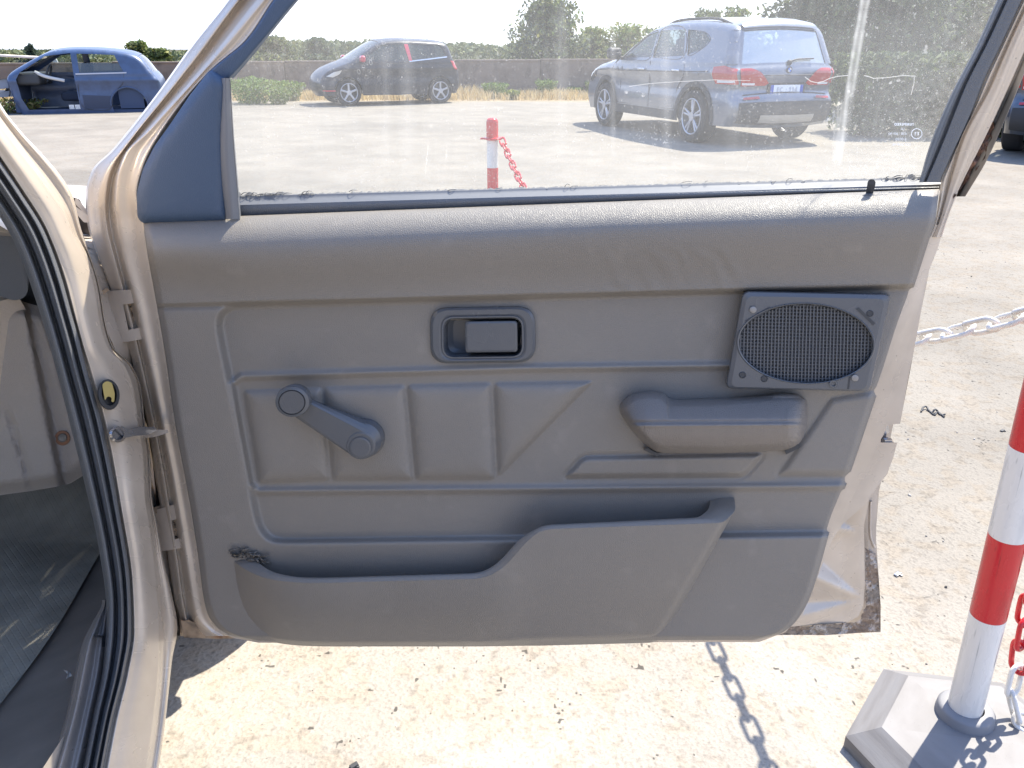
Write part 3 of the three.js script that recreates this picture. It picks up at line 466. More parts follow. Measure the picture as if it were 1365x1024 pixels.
// map pocket
{
  const K = [ // rim x, y, off, foot x, y, off
    [979, 664, 0.0, 979, 666, -0.004], [981, 680, 0.034, 888, 848, 0.0], [965, 697, 0.056, 870, 857, 0.013], [722, 706, 0.060, 720, 861, 0.018], [702, 722, 0.060, 700, 861, 0.018], [672, 757, 0.060, 674, 861.5, 0.018], [646, 771.5, 0.060, 646, 862, 0.018], [402, 778, 0.060, 404, 862, 0.018], [352, 772, 0.052, 358, 856, 0.010], [318, 755, 0.026, 318, 838, 0.002], [303, 738, 0.0, 300, 800, -0.004]];
  const inn = [[947, 667, 0], [945, 679, 0.028], [932, 690, 0.048], [722, 700, 0.052], [694, 717, 0.052], [665, 750, 0.052], [642, 764, 0.052], [406, 771, 0.052], [364, 764, 0.044], [343, 750, 0.024], [334, 738, 0.0]];
  const both = rounded(K.map((k, i) => { const p = [...k, ...inn[i]]; p.r = [0, 6, 9, 16, 14, 18, 18, 40, 22, 18, 0][i]; return p; }), 14, false, 7), R = resample(both, 260, false), n = R.length - 1, at = (u) => R[Math.round(u * n)];
  const wall = grid(n, 40, (u, v) => { const k = at(u), t = v, b = Math.sin(Math.PI * t), w = sstep(0, 0.15, u) * sstep(1, 0.86, u); return flat(lerp(k[0], k[3], t), lerp(k[1], k[4], t), lerp(k[2], k[5], t) + 0.010 * b * w - 0.012 * w * sstep(0.93, 1, t) + 0.0008 * (fbm(u * 8, v * 3, 0, 3, 77) - 0.5)); }, (u, v, q) => mmuv(q));
  const rim = grid(n, 8, (u, v) => { const k = at(u), s = Math.sin(v * Math.PI); return flat(lerp(k[0], k[6], v), lerp(k[1], k[7], v) - 1.5 * s, lerp(k[2], k[8], v)); }, (u, v, q) => mmuv(q));
  const back = grid(n, 6, (u, v) => { const k = at(u), a = flat(k[6], k[7], k[8]), d = flat(k[6], k[7], 0); return a.clone().add(V(0, -0.07 * v, 0)).lerp(d.add(V(0, -0.07 * v, 0)), v * 0.5); }, (u, v, q) => mmuv(q));
  const pocket = put('storage_pocket', [wall, rim, back], M.vinyl, shell, 'moulded map pocket along the lower door with a chewed front end');
  const g = []; for (let k = 0; k < 26; k++) { const x = rr(302, 352), y = 735 + rr(-4, 8) + (x - 302) * 0.12, a = rr(-0.6, 0.9), l = rr(5, 16); g.push(tube([flat(x, y, 0.014), flat(x + l * 0.5 * Math.cos(a), y + l * 0.5 * Math.sin(a), rr(0.02, 0.03)), flat(x + l * Math.cos(a), y + l * Math.sin(a), 0.014)], rr(0.0009, 0.0018), 6, 5)); }
  put('frayed_vinyl', g, M.vinyl, shell);
}
// latch in the notch and check strap's shadow gap
put('door_latch', [plate([[1176, 568], [1184, 566], [1186, 574], [1181, 582], [1190, 586], [1192, 590], [1174, 591], [1175, 580]], (x, y, o) => flat(x, y, o), -0.022, 0.012, { edge: 0 }), new THREE.BoxGeometry(0.010, 0.006, 0.006).translate(...flat(1183, 588, -0.012).toArray())], M.steel, shell);

// ---------------------------------------------------------------- the car's own side: pillar, seal, sill, floor, hinges
const bR = xAt([[-30, 120], [0, 160], [32, 204], [61.5, 242], [91, 284], [101, 313], [117, 343], [126, 369], [131, 392], [137, 430], [147, 463], [172, 488], [184, 518], [189, 563], [196, 610], [197, 660], [203, 700], [208, 740], [213, 790], [216, 830], [216, 880], [210, 960], [200, 1030], [190, 1090]]);
const bE = xAt([[-10, 120], [6, 148], [30, 178], [60, 210], [83, 238], [97, 263], [106, 300], [120, 342], [129, 369], [134, 392], [140, 430], [150, 462], [176, 488], [188, 518], [193, 563], [200, 610], [202, 660], [209, 700], [216, 740], [228, 790], [236, 836], [229, 880], [220, 960], [210, 1030], [200, 1090]]);
const bQ = xAt([[-60, 120], [-30, 170], [0, 214], [29, 258], [59, 307], [82, 369], [95, 416], [105, 452], [117, 499], [133, 553], [146, 612], [158, 678], [173, 778], [175, 841], [166, 896], [150, 959], [138, 1020], [126, 1090]]);
const bT = xAt([[-90, 120], [-60, 200], [-18, 260], [20, 322], [51, 405], [74, 483], [98, 577], [112, 634], [134, 735], [143, 809], [139, 880], [124, 959], [112, 1020], [98, 1090]]);
const bS = xAt([[60, 560], [96, 650], [139, 780], [139, 802], [126, 830], [113, 857], [92, 950], [70, 1026], [52, 1090]]);
const SX = -0.50, sideAt = (x, y, o) => side(x, y, SX + o), mix = (a, b, t) => (y) => lerp(a(y), b(y), t);
put('pillar', [
  loft([[(y) => bQ(y) - 4, -0.03], [bQ, -0.012], [mix(bQ, bR, 0.12), -0.004], [mix(bQ, bR, 0.5), 0.002], [mix(bQ, bR, 0.88), -0.001], [bR, -0.012]], 122, 1088, 200, sideAt, 5),
  loft([[bR, -0.012], [mix(bR, bE, 0.3), -0.020], [mix(bR, bE, 0.8), -0.016], [bE, -0.022], [(y) => bE(y) + 0.6, -0.06]], 122, 1088, 200, sideAt, 4)], M.paint, car, 'beige painted door pillar curving down into the sill');
const seal = put('door_seal', loft([[(y) => bT(y) - 2, -0.045], [bT, -0.03], [mix(bT, bQ, 0.10), -0.016], [mix(bT, bQ, 0.22), -0.012], [mix(bT, bQ, 0.36), -0.024], [mix(bT, bQ, 0.48), -0.010], [mix(bT, bQ, 0.62), -0.003], [mix(bT, bQ, 0.78), -0.014], [mix(bT, bQ, 0.86), -0.002], [mix(bT, bQ, 0.97), -0.004], [(y) => bQ(y) + 3, -0.03]], 122, 1088, 220, sideAt, 4), M.rubber, car, 'black rubber door seal with several ribs');
put('sill_plate', [loft([[(y) => bS(y) - 3, -0.075], [bS, -0.058], [mix(bS, bT, 0.25), -0.042], [mix(bS, bT, 0.55), -0.046], [mix(bS, bT, 0.8), -0.038], [(y) => bT(y) + 3, -0.042]], 800, 1088, 80, sideAt, 4)], std([0.30, 0.28, 0.265], 0.5, { map: dirtTex, roughnessMap: smudge }), car, 'grey plastic sill plate');
put('sill_clip', plate([[126, 846], [139, 848], [140, 862], [136, 863], [135, 850], [126, 850]], (x, y, o) => side(x, y, SX + o), -0.036, 0.006, { edge: 0 }), M.dark);

// floor, mat, toe board
const FLOOR = 0.395;
put('floor', grid(2, 20, (u, v) => { const x = lerp(-2.25, -0.56, u), z = lerp(0.6, -1.75, v); return V(x, FLOOR + (z < -1.28 ? (-1.28 - z) * 0.75 : 0), z); }, (u, v, q) => mmuv(q)), M.carpet);
put('floor_mat', grid(12, 40, (u, v) => { const z = lerp(-0.35, -1.62, v), x = lerp(-1.30, -0.715 - 0.05 * sstep(-0.9, -1.4, z), u); return V(x, FLOOR + 0.008 + 0.003 * vnoise(x * 9, z * 9, 0, 3) + (z < -1.27 ? (-1.27 - z) * 0.76 : 0), z); }, (u, v, q) => [q.x * 1.6, q.z * 1.6]), M.mat, car, 'dusty ribbed dark rubber floor mat');
put('litter', [plate([[84, 893], [92, 895], [96, 901], [88, 905], [90, 899]], (x, y, o) => ground(x, y, FLOOR + 0.013 + o), (x, y) => 0.003 * Math.sin(x), 0.001, { edge: 3 })], M.white, car, 'scrap of paper on the floor');
// side trim of the footwell, seen past the seal
const crossAt = (z) => (x, y, o) => cross(x, y, z + o);
const KICK = rounded([[-60, 300], [16, 330], [24, 400], [40, 405], [66, 412], [98, 520], [116, 585], [122, 612], [122, 628], [104, 638], [92, 646], [40, 655], [-60, 668]], 8);
const kick = put('footwell_trim', plate(KICK, crossAt(-1.13), (x, y) => { const ridge = x - (14 + (y - 420) * 0.20), r2 = x - (y - 520) * 0.33; return 0.022 * sstep(6, -4, ridge - 22) * sstep(400, 430, y + x * 0.2) - 0.008 * Math.exp(-((r2 / 4) ** 2)) * sstep(540, 560, y) - 0.02 * sstep(18, 0, -sdPoly(x, y, KICK)); }, 0.03, { edge: 9 }), std([0.46, 0.42, 0.38], 0.62, { map: vinylTex, bumpMap: grainTex, bumpScale: 0.0003 }), car, 'beige grey footwell side trim held by a screw');
put('sunlit_trim', plate(rounded([[-60, 392], [-2, 402], [24, 395], [34, 412], [46, 455], [52, 520], [54, 570], [49, 588], [30, 570], [-60, 536]], 7), crossAt(-1.10), (x, y) => 0.05 - 0.0009 * (x + 60) - 0.00012 * (y - 480), 0.02, { edge: 9 }), M.kick, car, 'sunlit area of the beige footwell trim, sunlight painted in as a paler colour');  // paler copy of the footwell trim: direct sunlight painted into its colour
put('screw', [stack([[ell(83, 584, 6.4, 6), 0.004], [ell(83, 583.5, 5.4, 5), 0.0075], [ell(83, 583.5, 1.5, 1.4), 0.0065]], crossAt(-1.13), true, 28)], M.screw, kick);
put('washer', stack([[ell(83, 584, 10.5, 10), 0.0], [ell(83, 584, 10, 9.5), 0.003], [ell(83, 584, 6, 5.6), 0.0042]], crossAt(-1.13), true, 32), std([0.32, 0.17, 0.10], 0.8), kick);
put('dashboard', [new RoundedBoxGeometry(1.50, 0.22, 0.34, 4, 0.06).translate(-1.46, 0.84, -1.36), plate(rounded([[-60, 240], [18, 262], [44, 330], [36, 395], [20, 402], [-60, 372]], 10), crossAt(-1.06), (x, y) => -0.02 * sstep(26, 44, x - (y - 300) * 0.1), 0.04, { edge: 20 })], std([0.115, 0.125, 0.14], 0.5, { bumpMap: grainTex, bumpScale: 0.0002 }));
put('bulkhead', [new THREE.BoxGeometry(1.60, 0.8, 0.03).translate(-1.44, 0.42, -1.80), new THREE.BoxGeometry(0.02, 0.4, 0.6).translate(-0.62, 0.55, -1.45), new THREE.BoxGeometry(1.7, 0.02, 2.6).translate(-1.42, 0.33, -0.5)], M.dark);
for (const x of [-1.0, -1.85]) put('seat', [new RoundedBoxGeometry(0.5, 0.2, 0.52, 4, 0.07).translate(x, 0.62, 0.12), new RoundedBoxGeometry(0.5, 0.68, 0.18, 4, 0.08).rotateX(0.25).translate(x, 1.0, 0.42), new RoundedBoxGeometry(0.28, 0.16, 0.1, 4, 0.04).translate(x, 1.42, 0.5)], M.kick);

// dirty well between pillar and door, its wiring and brackets
put('hinge_well', plate([[60, 236], [95, 262], [106, 266], [122, 296], [138, 340], [158, 385], [200, 480], [262, 640], [268, 800], [244, 822], [230, 850], [205, 850], [180, 640], [150, 470], [110, 390], [80, 300]], crossAt(-1.10), (x, y) => 0.012 * (fbm(x / 12, y / 30, 0, 4, 22) - 0.5) - 0.018 * sstep(0, 14, x - (bE(y) + 10)) * sstep(380, 400, y), 0.01, { edge: 8 }), M.grime, car, 'dirty metal well between the pillar and the door hinges');
const rod = (P, r, z, m, label) => put('wiring', tube(P.map(([x, y]) => cross(x, y, z)), r, 40, 7), m, car, label);
rod([[150, 300], [166, 380], [178, 450], [196, 520], [208, 600], [216, 680]], 0.0035, -1.065, M.grime); rod([[150, 452], [176, 470], [200, 540], [208, 620], [214, 690]], 0.0045, -1.075, std([0.20, 0.15, 0.11], 0.8, { map: grimeTex }));
put('flap', [plate(rounded([[100, 262], [106, 268], [128, 296], [125, 303], [112, 284], [100, 272]], 3), crossAt(-1.06), 0, 0.006, { edge: 8 }), plate(rounded([[96, 272], [116, 286], [123, 296], [112, 297], [99, 282]], 3), crossAt(-1.05), 0, 0.002, { edge: 0 })], M.paintFlat);
// hinges: curved straps with a window
const hinge = (P, hole, z, name = 'hinge') => {
  const xs = P.map((p) => p[0]), a = Math.min(...xs), b = Math.max(...xs);
  return put(name, plate(P, (x, y, o) => cross(x, y, z + o), (x) => 0.030 * Math.sin(clamp((x - a) / (b - a)) * 1.9 + 0.15), 0.006, { holes: [hole], edge: 6 }), M.paintFlat, car);
};
hinge([[131, 391], [136, 388], [178, 386], [183, 400], [189, 446], [190, 452], [168, 456], [146, 456], [143, 450]], [[164, 406], [180, 404], [186, 437], [171, 440]], -1.055);
put('hinge_pin', [tube([[172, 400], [178, 444]].map(([x, y]) => cross(x, y, -1.045)), 0.008, 4, 12), plate([[130, 389], [143, 384], [146, 387], [134, 394]], crossAt(-1.03), 0, 0.003, { edge: 0 })], M.grime);
hinge([[197, 680], [200, 682], [237, 671], [241, 690], [247, 727], [246, 730], [217, 735], [210, 728]], [[228, 694], [240, 691], [245, 716], [233, 719]], -1.06);
put('hinge_pin', [tube([[234, 690], [241, 720]].map(([x, y]) => cross(x, y, -1.045)), 0.008, 4, 12), stack([[ell(219, 678, 21, 5, -0.2), 0.012], [ell(219, 676, 18, 3.6, -0.2), 0.012]], crossAt(-1.055), true, 32)], M.grime);
// check strap, plug in the pillar
{
  const P = (x, y, o = 0.012) => side(x, y, SX + o);
  put('check_strap', [stack([[ell(157, 579, 11.5, 11), 0.0], [ell(157, 579, 11.5, 11), 0.008], [ell(157, 579, 8, 7.6), 0.011], [ell(157, 580, 7, 6.6), 0.008]], sideAt, true, 40),
    plate(rounded([[152, 570], [164, 568], [172, 573], [186, 569], [206, 569], [210, 573], [197, 580], [180, 581], [166, 584]], 4), (x, y, o) => side(x, y, SX + o), 0.010, 0.008, { edge: 6 }), plate(rounded([[186, 579], [205, 573], [224, 573], [225, 577], [205, 583], [190, 584]], 3), (x, y, o) => cross(x, y, -0.985 + o), 0, 0.005, { edge: 0 })], M.steel, car, 'metal door check strap bolted to the pillar');
  const g = put('grommet', stack([[ell(145, 526, 15, 21, -0.12), -0.004], [ell(145, 526, 14, 20, -0.12), 0.006], [ell(145.5, 525, 10, 16, -0.12), 0.007], [ell(145.5, 525, 9.5, 15.5, -0.12), 0.002]], sideAt, true, 48), M.dark, car, 'black oval rubber grommet around a brass coloured plate');
  put('plate', [plate(rounded([[136, 512], [142, 508], [149, 510], [153, 525], [152, 536], [148, 536], [149, 530], [143, 528], [140, 534], [139, 530]], 3), sideAt, 0.0085, 0.003, { edge: 0 })], M.gold, g);
}

// ---------------------------------------------------------------- cars, made from an outline in side view: x forward, y up, z to the right
function buildCar(root, S, mats) {
  const top = new THREE.CatmullRomCurve3(S.top.map(([x, y]) => V(x, y, 0)), false, 'centripetal'), n = S.top.length - 1, NS = n * 9;
  const T = []; for (let i = 0; i <= NS; i++) { const p = top.getPoint(i / NS); T.push([p.x, p.y]); }
  const r = S.round ?? 0.10, xs = S.top.map((p) => p[0]), xa = Math.max(...xs), xb = Math.min(...xs), xc = (xa + xb) / 2, hl = (xa - xb) / 2;
  const base = (x, y) => S.w / 2 * (1 - (S.taper ?? 0.10) * Math.pow(Math.min(1, Math.abs(x - xc) / hl), 3)) - Math.max(0, y - S.belt) * (S.tumble ?? 0.26) - 0.10 * Math.max(0, 0.5 - y) ** 1.5 + 0.018 * Math.exp(-(((y - S.belt + 0.13) / 0.05) ** 2)) - 0.012 * Math.exp(-(((y - S.belt + 0.33) / 0.12) ** 2));
  const W = (x, y) => { const d = Math.min(r, segDist(x, y, T)); return base(x, y) - r + Math.sqrt(Math.max(0, r * r - (r - d) ** 2)); };
  const near = (x, y) => { let d = 1e9, ox = 0, oy = 0; for (let i = 0; i < T.length - 1; i++) { const ex = T[i + 1][0] - T[i][0], ey = T[i + 1][1] - T[i][1], l = ex * ex + ey * ey, wx = x - T[i][0], wy = y - T[i][1], t = clamp((wx * ex + wy * ey) / l), q = Math.hypot(wx - ex * t, wy - ey * t); if (q < d) { d = q; ox = ey / Math.sqrt(l); oy = -ex / Math.sqrt(l); } } return [d, ox, oy]; };   // distance to the outline and its outward direction
  const sideMap = (sg) => (x, y, o = 0) => V(x, y, sg * (W(x, y) + o));
  const arch = (cx, R, y0) => { const P = [], s = Math.asin(Math.min(1, Math.max(-1, (y0 - S.wheelY) / R))); for (let i = 0; i <= 14; i++) { const a = s + (Math.PI - 2 * s) * i / 14; P.push([cx + R * Math.cos(a), S.wheelY + R * Math.sin(a)]); } return P.reverse(); };
  const R = S.archR ?? S.wheelR + 0.05, outline = [...T.map((p) => [...p])];
  const bottom = []; for (const cx of [...S.arches].sort((a, b) => a - b)) bottom.push(...arch(cx, R, S.bottom));
  const cut = S.clip ?? null, full = [...outline, ...bottom.map((p) => p)];
  const sheet = (P, off, sg, holes, edge = 0.2) => {
    const s = new THREE.Shape(P.map(([x, y]) => new THREE.Vector2(x, y))); for (const h of holes || []) s.holes.push(new THREE.Path(h.map(([x, y]) => new THREE.Vector2(x, y))));
    let g = new THREE.ShapeGeometry(s); g.deleteAttribute('normal'); g.deleteAttribute('uv'); g = g.toNonIndexed(); if (edge) g = new TessellateModifier(edge, 8).modify(g);
    const a = g.attributes.position, N = new Float32Array(a.count * 3), uv = new Float32Array(a.count * 2), e = 0.012, v = V();
    for (let i = 0; i < a.count; i++) { const x = a.getX(i), y = a.getY(i), [d, ox, oy] = near(x, y), k = Math.max(0, (r - d) / r); a.setZ(i, sg * (W(x, y) + off)); v.set(ox * k - (base(x + e, y) - base(x - e, y)) / (2 * e), oy * k - (base(x, y + e) - base(x, y - e)) / (2 * e), Math.sqrt(Math.max(0.0004, 1 - k * k))).normalize(); N.set([v.x, v.y, sg * v.z], i * 3); uv[2 * i] = x; uv[2 * i + 1] = y; }
    if (sg < 0 !== (P.ccw === false)) for (let i = 0; i < a.count; i += 3) for (const [arr, k] of [[a.array, 3], [N, 3], [uv, 2]]) for (let c = 0; c < k; c++) { const t = arr[(i + 1) * k + c]; arr[(i + 1) * k + c] = arr[(i + 2) * k + c]; arr[(i + 2) * k + c] = t; }
    g.setAttribute('normal', new THREE.BufferAttribute(N, 3)); g.setAttribute('uv', new THREE.BufferAttribute(uv, 2)); return g;
  };
  // the skin across, point (s along the outline in knots, q across)
  const strip = (s, q, off = 0) => { const t = clamp(s / n), p = top.getPoint(t), g = top.getTangent(t), we = base(p.x, p.y) - r, c = (S.crown ?? 0.05) * (1 - q * q); return V(p.x + g.y * (c + off), p.y - g.x * (c + off), q * we); };
  const across = (s0, s1, q0, q1, off = 0, ns = 0, nq = 10) => { const m = ns || Math.max(2, Math.round((s1 - s0) * 9)); const g = grid(nq, m, (u, v) => strip(lerp(s0, s1, v), lerp(q0, q1, u), off), (u, v) => [u * 1.6, v * 0.6], false, null); g.computeVertexNormals(); return g; };
  const body = [], cutPanes = S.across || [];
  let at = 0; for (const p of [...cutPanes].sort((a, b) => a.s[0] - b.s[0])) { if (p.s[0] > at) body.push(across(at, p.s[0], -1, 1)); body.push(across(p.s[0], p.s[1], -1, -p.q), across(p.s[0], p.s[1], p.q, 1)); at = p.s[1]; }
  body.push(across(at, n, -1, 1));
  for (const sg of [1, -1]) body.push(sheet(full, 0, sg, (S.holes?.[sg] || S.windows.map((w) => w.p)), 0.035));
  const out = { W, strip, across, sheet, sideMap };
  out.body = mesh('body', body, mats.paint, root);
  for (const sg of [1, -1]) for (const w of S.windows) if (!w.open || w.open !== sg) { mesh('side_window', sheet(w.pane || w.p, -0.012, sg, null, 0.2), mats.glass, root); if (w.trim) mesh('window_trim', tube([...w.p, w.p[0]].map(([x, y]) => sideMap(sg)(x, y, 0.001)), 0.0045, 60, 5), mats.trim, root); }
  for (const p of cutPanes) if (!p.open) mesh(p.name, across(p.s[0], p.s[1], -p.q, p.q, -0.008), p.mat || mats.glass, root);
  if (S.cladding) for (const sg of [1, -1]) {
    const P = [[xa - 0.02, S.cladding], ...[...bottom].reverse(), [xb + 0.02, S.cladding]]; const g = [];
    const ring = (cx) => { const a = arch(cx, R, S.bottom), b = arch(cx, R + 0.07, S.bottom).reverse(); return [...a, ...b]; };
    for (const cx of S.arches) g.push(sheet(ring(cx), 0.012, sg, null, 0.1)); const [r1_, f1_] = [...S.arches].sort((p, q) => p - q); g.push(sheet([[r1_ + R, S.bottom], [f1_ - R, S.bottom], [f1_ - R - 0.03, S.cladding], [r1_ + R + 0.03, S.cladding]], 0.010, sg, null, 0.15));
    mesh('cladding', g, mats.trim, root);
  }
  if (S.chassis !== false) mesh('underbody', [new THREE.BoxGeometry(hl * 1.84, 0.34, S.w * 0.52).translate(xc, S.bottom + 0.2, 0), new THREE.BoxGeometry(Math.abs(S.arches[0] - S.arches[1]) - 2 * R, 0.2, S.w * 0.86).translate((S.arches[0] + S.arches[1]) / 2, S.bottom + 0.13, 0)], M.dark, root);
  if (S.seats) { const g = []; for (const z of [-0.36, 0.36]) g.push(new RoundedBoxGeometry(0.16, 0.66, 0.46, 3, 0.06).rotateZ(0.25).translate(S.seats, 0.92 * S.sy, z), new RoundedBoxGeometry(0.1, 0.18, 0.26, 3, 0.04).translate(S.seats - 0.14, 1.28 * S.sy, z)); g.push(new RoundedBoxGeometry(0.16, 0.6, 1.2, 3, 0.06).rotateZ(0.3).translate(S.seats - 0.85, 0.88 * S.sy, 0), new THREE.BoxGeometry(2.2, 0.02, S.w * 0.8).translate(S.seats - 0.3, 0.5, 0), new RoundedBoxGeometry(0.4, 0.24, S.w * 0.78, 3, 0.05).translate(S.seats + 0.85, 0.82 * S.sy, 0)); mesh('seats', g, M.dark, root); }
  out.lines = (L, name = 'panel_gap', rad = 0.006) => { for (const sg of [1, -1]) mesh(name, L.map((P) => tube(P.map(([x, y]) => sideMap(sg)(x, y, 0.0)), rad, P.length * 10, 5)), M.dark, root); };
  return out;
}
function tyreGeo(R, w, ri) { const P = [[ri, -w * 0.42], [ri + 0.01, -w * 0.5], [R - 0.05, -w * 0.53], [R - 0.015, -w * 0.47], [R, -w * 0.36], [R, w * 0.36], [R - 0.015, w * 0.47], [R - 0.05, w * 0.53], [ri + 0.01, w * 0.5], [ri, w * 0.42]].map(([a, b]) => new THREE.Vector2(a, b)); return new THREE.LatheGeometry(P, 40).rotateX(Math.PI / 2); }
function wheel(root, x, y, z, R, w, spokes, rimMat, double) {                    // axle along z, outside towards the sign of z
  const sg = Math.sign(z), ri = R * 0.70, t = mesh('wheel', tyreGeo(R, w, ri), std([0.022, 0.022, 0.024], 0.85), root); t.position.set(x, y, z);
  const g = [new THREE.CylinderGeometry(ri, ri, w * 0.7, 36, 1, true).rotateX(Math.PI / 2), new THREE.TorusGeometry(ri - 0.008, 0.012, 8, 40).translate(0, 0, sg * w * 0.44), new THREE.CylinderGeometry(0.05, 0.06, 0.05, 16).rotateX(Math.PI / 2).translate(0, 0, sg * w * 0.36)];
  for (let i = 0; i < spokes; i++) for (const d of double ? [-0.14, 0.14] : [0]) { const a = i / spokes * 2 * Math.PI + 0.3; g.push(new RoundedBoxGeometry(ri - 0.02, 0.034 * (double ? 0.9 : 1.5) * R / 0.33, 0.03, 2, 0.01).translate(ri / 2, 0, 0).rotateZ(d).translate(0, 0, sg * w * 0.36).rotateZ(a)); }
  mesh('rim', g, rimMat, t); mesh('brake', new THREE.CylinderGeometry(ri * 0.96, ri * 0.96, 0.02, 24).rotateX(Math.PI / 2).translate(0, 0, -sg * w * 0.1), M.dark, t);
}
const heading = (hx, hz) => Math.atan2(-hz, hx);
const glassDark = std([0.55, 0.62, 0.62], 0.02, { transmission: 0.9, thickness: 0, specularIntensity: 1 });
const glassSky = std([0.78, 0.84, 0.85], 0.06, { metalness: 0.5, transmission: 0.8, thickness: 0 });
const glassBlack = std([0.03, 0.035, 0.04], 0.05, { clearcoat: 1 });
const chrome = std([0.7, 0.7, 0.7], 0.2, { metalness: 0.9 });
const lampRed = std([0.42, 0.012, 0.016], 0.15, { clearcoat: 1 });
const alloy = std([0.52, 0.52, 0.54], 0.35, { metalness: 0.7 });
const trimDark = std([0.035, 0.036, 0.038], 0.65);

// the rest of the near car
{
  const g = new THREE.Group();
  const S = { w: 1.74, belt: 1.0, tumble: 0.16, round: 0.06, taper: 0.06, wheelR: 0.36, wheelY: 0.36, archR: 0.43, arches: [1.41, -1.25], bottom: 0.40, crown: 0.03, flip: 1, chassis: false,
    top: [[2.02, 0.40], [2.10, 0.50], [2.08, 0.66], [1.95, 0.76], [1.5, 0.90], [1.05, 1.0], [0.72, 1.02], [0.58, 1.02], [0.36, 1.16], [-0.18, 1.60], [-0.4, 1.69], [-1.2, 1.73], [-1.85, 1.69], [-1.98, 1.5], [-2.06, 1.02], [-2.10, 0.7], [-2.08, 0.42]],
    windows: [{ p: [[0.24, 1.03], [-0.26, 1.48], [-0.62, 1.60], [-0.62, 1.02]], open: 1 }, { p: [[-0.72, 1.04], [-0.72, 1.60], [-1.70, 1.56], [-1.82, 1.06]] }],
    across: [{ name: 'windscreen', s: [7.2, 9.1], q: 0.9 }, { name: 'rear_window', s: [12.4, 14], q: 0.86 }] };
  const open = [[0.58, 0.47], [0.55, 0.93], [0.455, 1.05], [0.20, 1.235], [-0.25, 1.52], [-0.62, 1.61], [-0.62, 0.47]];
  S.holes = { 1: [open, S.windows[1].p], '-1': S.windows.map((w) => w.p) };
  const root = new THREE.Group(); root.name = 'shell_group';
  // built in its own axes, then turned so that it points away from the camera
  const B = buildCar(root, S, { paint: M.paint, glass: glassDark, trim: trimDark });
  for (const sg of [1, -1]) for (const x of [1.41, -1.25]) wheel(root, x, 0.36, sg * 0.80, 0.36, 0.23, 6, alloy);
  mesh('wheel_flare', [1, -1].flatMap((sg) => [1.41, -1.25].map((cx) => new THREE.TorusGeometry(0.45, 0.035, 8, 30, Math.PI).scale(1, 1, 1.2).translate(cx, 0.36, sg * 0.85))), trimDark, root);
  mesh('bumper', B.across(0, 1.9, -1, 1, 0.03), trimDark, root); mesh('bumper', B.across(15.1, 16, -1, 1, 0.03), trimDark, root);
  for (const sg of [1, -1]) mesh('headlight', B.across(2.2, 2.85, sg * 0.55, sg * 0.95, 0.012, 4, 6), chrome, root);
  for (const o of [...root.children]) { o.rotation.y = 0; const q = new THREE.Group(); o.applyMatrix4(new THREE.Matrix4().makeRotationY(Math.PI / 2)); car.add(o); }
}

// blue-grey estate beyond the window
const rearPatch = (B, pts, off) => { const s = new THREE.Shape(pts.map(([a, b]) => new THREE.Vector2(a, b))); let g = new THREE.ShapeGeometry(s); g.deleteAttribute('normal'); g.deleteAttribute('uv'); g = new TessellateModifier(0.12, 5).modify(g.toNonIndexed()); const p = g.attributes.position; for (let i = 0; i < p.count; i++) { const q = B.strip(p.getX(i), p.getY(i), off); p.setXYZ(i, q.x, q.y, q.z); } g.computeVertexNormals(); return g; };
function plateTex(text) { const c = document.createElement('canvas'); c.width = 512; c.height = 112; const x = c.getContext('2d'); x.fillStyle = '#e8ebee'; x.fillRect(0, 0, 512, 112); x.fillStyle = '#1d4fae'; x.fillRect(0, 0, 48, 112); x.fillRect(464, 0, 48, 112); x.fillStyle = '#8c94a2'; x.font = 'bold 84px sans-serif'; x.textAlign = 'center'; x.filter = 'blur(7px)'; x.fillText(text, 256, 88); const t = new THREE.CanvasTexture(c); t.colorSpace = THREE.SRGBColorSpace; return t; }
